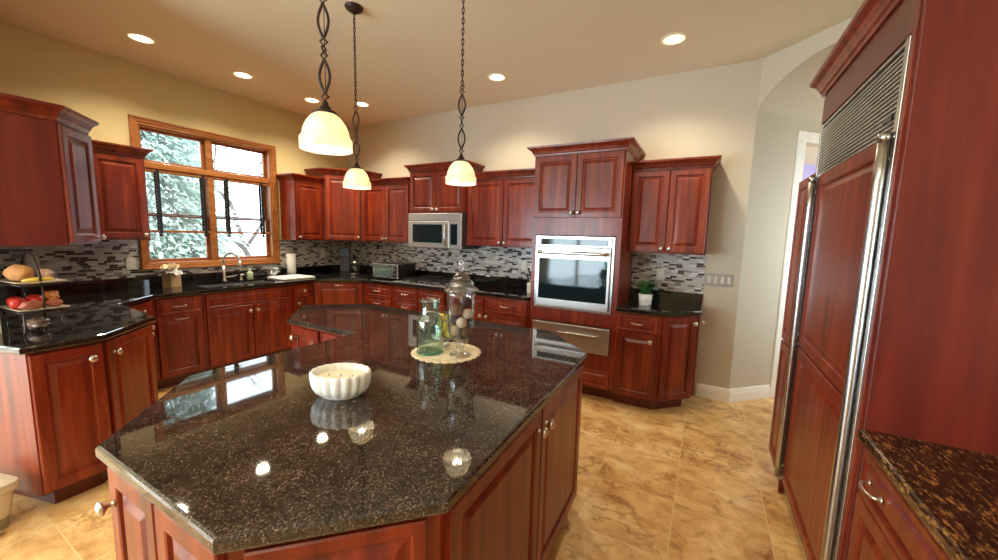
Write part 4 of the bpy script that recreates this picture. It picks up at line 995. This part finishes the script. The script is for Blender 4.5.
balls = [(.024, -.016, .122, .027, CONE, 'brown pine cone at the jar bottom on the right', 'pine cone'), (-.028, -.014, .130, .026, RATTAN, 'rattan ball low at the left in the jar', 'ball'), (.0, .032, .130, .024, CHARC, 'dark ball low at the back in the jar', 'ball'),
         (.004, -.026, .172, .029, COTTON, 'cream ball in the middle of the jar', 'ball'), (.026, .026, .176, .026, CHARC, 'dark ball at mid height against the glass', 'ball'), (-.034, .014, .180, .027, CHARC, 'dark ball at mid height on the left', 'ball'),
         (.034, -.014, .214, .028, COTTON, 'large cream ball at the upper right of the jar', 'ball'), (-.020, -.022, .232, .031, CONE, 'tall brown cone at the upper left of the jar', 'pine cone'), (-.004, .034, .225, .027, CONE, 'brown cone high at the back of the jar', 'pine cone'),
         (.028, -.004, .270, .030, CHARC, 'dark spiky ball topmost in the jar', 'ball')]
rt = Matrix.Rotation(.594, 4, 'Z')
for x, y, z, rr, mt, lb, ct in balls:
    mb = MB(); p = rt @ Vector((x, y, z)); rr *= .93
    mb.ball(p, rr*.94, 12, 1, 1, 1, .08, seed=x*100)
    for q in range(60):                                     # knobbly scales
        th = math.acos(1-2*(q+.5)/60); ph = 2.39996*q; d = Vector((math.sin(th)*math.cos(ph), math.sin(th)*math.sin(ph), math.cos(th)))
        t1 = d.orthogonal().normalized(); t2 = d.cross(t1); c = p+d*rr*.93; e = rr*.17
        mb.add([c+t1*e, c+t2*e, c-t1*e, c-t2*e, c+d*rr*.12], [(0, 1, 4), (1, 2, 4), (2, 3, 4), (3, 0, 4)])
    o = mb.build('decorative_ball' if ct == 'ball' else 'pine_cone', mt); tag(o, lb, ct, 'decorations inside the tall jar'); o.location = of
# bottle jar
of = Vector((-1.195, 1.47, JZ)); r = thing('glass_bottle', 'empty wide green-tinted glass bottle on the doily', 'bottle', of); T = Matrix.Translation(of)
mb = MB(); mb.lathe([(.062, .016), (.066, .020), (.0675, .165), (.063, .182), (.050, .194), (.047, .202), (.047, .258), (.052, .264), (.052, .274), (.048, .275), (.0445, .262), (.0445, .200), (.060, .178), (.0645, .162), (.063, .024), (.02, .020)], 34, T, True, True); mb.build('bottle', JARG, r, 0, of)
mb = MB(); mb.lathe([(.060, 0), (.066, .004), (.066, .012), (.061, .0155), (.02, .0157)], 34, T); mb.build('bottle_foot', JARB, r, 0, of)
# yellow jar
of = Vector((-1.212, 1.622, JZ)); r = thing('candy_jar', 'low clear jar holding yellow lemons behind the glass bottle', 'jar', of); T = Matrix.Translation(of)
mb = MB(); mb.lathe([(.03, 0), (.032, .004), (.012, .014), (.014, .022), (.045, .036), (.054, .06), (.054, .175), (.058, .178), (.052, .178), (.051, .062), (.040, .040), (.01, .03)], 30, T); mb.build('jar', JAR, r, 0, of)
LB = ['lowest lemon at the left', 'lowest lemon at the right', 'lowest lemon at the back', 'middle lemon at the left', 'middle lemon at the right', 'middle lemon at the front', 'topmost lemon at the left', 'topmost lemon at the right']
for k, (x, y, z) in enumerate([(-.024, -.010, .066), (.024, -.012, .066), (0, .028, .064), (-.022, .010, .109), (.026, .008, .108), (.0, -.030, .110), (-.020, -.006, .152), (.024, -.004, .152)]):
    mb = MB(); mb.ball(rt @ Vector((x, y, z)), .0225, 10, 1, 1, 1.0)
    o = mb.build('lemon', LEMON); tag(o, LB[k] + ' of the clear jar', 'lemon', 'lemons in the low jar'); o.location = of

# ------------------------------------------------------------------ bin on the floor at the left
r = thing('waste_bin', 'beige plastic step bin on the floor at the left edge', 'bin', (-3.05, .25, 0), rz=.3)
def rr_(x, y, z, rad=.04, n=5):
    out = []
    for cx_, cy_, a0 in ((x-rad, y-rad, 0), (-x+rad, y-rad, PI/2), (-x+rad, -y+rad, PI), (x-rad, -y+rad, 1.5*PI)):
        for k in range(n+1): a = a0+PI/2*k/n; out.append((cx_+rad*math.cos(a), cy_+rad*math.sin(a), z))
    return out
mb = MB(); mb.loft([rr_(.115, .085, .001), rr_(.118, .09, .05), rr_(.12, .095, .06)], smooth=False); mb.build('bin_base', BIND, r, .002)
mb = MB(); mb.loft([rr_(.12, .095, .0605), rr_(.135, .11, .19), rr_(.15, .12, .20), rr_(.152, .122, .225)]); mb.build('bin_body', BIN, r, .003)
mb = MB(); mb.loft([rr_(.154, .124, .2255), rr_(.150, .12, .24), rr_(.11, .085, .248), rr_(.06, .05, .249, .02)]); mb.build('bin_lid', BIN, r, .003)
MB().box(.10, .165, -.03, .03, .012, .022).build('pedal', BIND, r, .002)

# ------------------------------------------------------------------ ceiling lamps
cl = [((-4.281, 1.481), 'recessed ceiling light nearest the left picture edge'), ((-4.291, 2.279), 'recessed ceiling light second from the left, above the sink window'),
      ((-4.30, 3.057), 'recessed ceiling light just behind the nearest pendant'), ((-3.849, 3.413), 'recessed ceiling light between the two left pendants'),
      ((-1.957, 3.429), 'recessed ceiling light right of the middle pendant chain'), ((-.352, 3.399), 'recessed ceiling light rightmost of the row, above the small plant')]
proto = None
for k, ((x, y), lb) in enumerate(cl):
    if proto is None:
        proto = thing('recessed_light', lb, 'ceiling light', (x, y, H), 'recessed ceiling lights')
        MB().lathe([(.098, -.0005), (.096, -.006), (.084, -.008), (.078, -.004)], 32, None, False, False).build('trim_ring', simple('warm white lamp ring', (.85, .78, .62), rough=.4), proto)
        MB().lathe([(.0865, -.0060), (.060, -.0035)], 32, None, False, False).build('lamp_reflector', emis('lit lamp reflector', (1, .80, .42), 1.1), proto)
        MB().lathe([(.0605, -.0040), (.002, -.0042)], 28, None, False, True).build('lamp_lens', LAMP, proto)
        o = proto
    else:
        o = copy_tree(proto); o.location = (x, y, H)
    o['label'] = lb
    l = bpy.data.lights.new('recessed spot', 'SPOT'); l.energy = 54; l.spot_size = 2.35; l.spot_blend = .8; l.shadow_soft_size = .06; l.color = (1, .87, .66)
    lo = bpy.data.objects.new('recessed_spot', l); col.objects.link(lo); lo.location = (x, y, H-.03)

def oval(mb, z0, z1, w, r, ang=0):
    for s in (-1, 1):
        pts = []
        for k in range(11):
            t = k/10; x = s*w*math.sin(PI*t); pts.append((x*math.cos(ang), x*math.sin(ang), z0+(z1-z0)*t))
        mb.tube(pts, r, 6)
def dia(mb, z, s, r, ang=0):
    P = [(0, z-s), (s*.9, z), (0, z+s), (-s*.9, z)]
    mb.tube([(x*math.cos(ang), x*math.sin(ang), zz) for x, zz in P], r, 6, closed=True)
pend = [(-1.365, 1.028, 'nearest pendant lamp, its glass shade largest in the picture', .45), (-2.297, 1.98, 'pendant lamp with its round ceiling canopy in view, over the island arm', .45), (-1.409, 2.036, 'pendant lamp rightmost of the three, over the far end of the island', .45)]
proto = None; ZB = 1.84
for k, (x, y, lb, ang) in enumerate(pend):
    if proto is None:
        ks = .92
        r = thing('pendant_lamp', lb, 'pendant lamp', (x, y, ZB), 'pendant lamps over the island'); proto = r
        mb = MB(); mb.lathe([(q_*ks, z_) for q_, z_ in [(.1045, 0), (.1065, .003), (.1065, .042), (.103, .046), (.098, .050), (.092, .075), (.080, .102), (.062, .125), (.042, .139), (.030, .143), (.028, .139), (.060, .121), (.077, .099), (.089, .072), (.095, .048), (.1035, .040), (.1035, .003)]], 40, None, False, False); mb.build('lamp_shade', SHADE, r)
        mb = MB(); mb.lathe([(.048, .137), (.048, .142), (.036, .150), (.022, .155), (.020, .165), (.012, .172), (.010, .185), (.004, .19)], 24); mb.build('shade_cap', IRON, r)
        MB().ball((0, 0, .075), .026, 10, 1, 1, 1.2).build('bulb', BULB, r)
        mb = MB(); z = .188
        dia(mb, z+.016, .016, .0048, ang); z += .030
        oval(mb, z, z+.125, .021, .0056, ang); z += .125
        dia(mb, z+.015, .015, .005, ang); z += .028; oval(mb, z, z+.022, .014, .0035, ang+1.5); z += .022; dia(mb, z+.015, .015, .005, ang+.3); z += .028
        oval(mb, z, z+.125, .021, .0056, ang); z += .125
        dia(mb, z+.016, .016, .0048, ang+.3); z += .030
        mb.tube([(.014*math.cos(2*PI*i/14), .004*math.sin(2*PI*i/14), z+.012+.014*math.sin(2*PI*i/14)) for i in range(14)], .003, 6, closed=True); z += .022
        mb.build('iron_links', IRON, r)
        top = H-ZB-.045; mb = MB(); pitch_ = .030; nl = int(round((top-z)/pitch_)); pitch_ = (top-z)/nl
        for q in range(nl):
            zc = z+pitch_*(q+.5); a = ang + (PI/2 if q % 2 else 0)
            mb.tube([(.0075*math.cos(t)*math.cos(a), .0075*math.cos(t)*math.sin(a), zc+.021*math.sin(t)) for t in [2*PI*i/12 for i in range(12)]], .0026, 5, closed=True)
        mb.tube([(.003, 0, .19), (.003, .002, .5), (-.002, 0, top)], .0018, 5)
        mb.build('chain', IRON, r)
        h0 = H-ZB
        mb = MB(); mb.lathe([(.006, h0-.05), (.010, h0-.042), (.030, h0-.036), (.055, h0-.018), (.062, h0-.006), (.062, h0-.0005)], 28); mb.build('canopy', IRON, r)
        o = r
    else:
        o = copy_tree(proto); o.location = (x, y, ZB)
    o['label'] = lb
    l = bpy.data.lights.new('pendant bulb', 'POINT'); l.energy = 5.5; l.shadow_soft_size = .028; l.color = (1, .87, .66)
    lo = bpy.data.objects.new('pendant_bulb_light', l); col.objects.link(lo); lo.location = (x, y, ZB+.062)
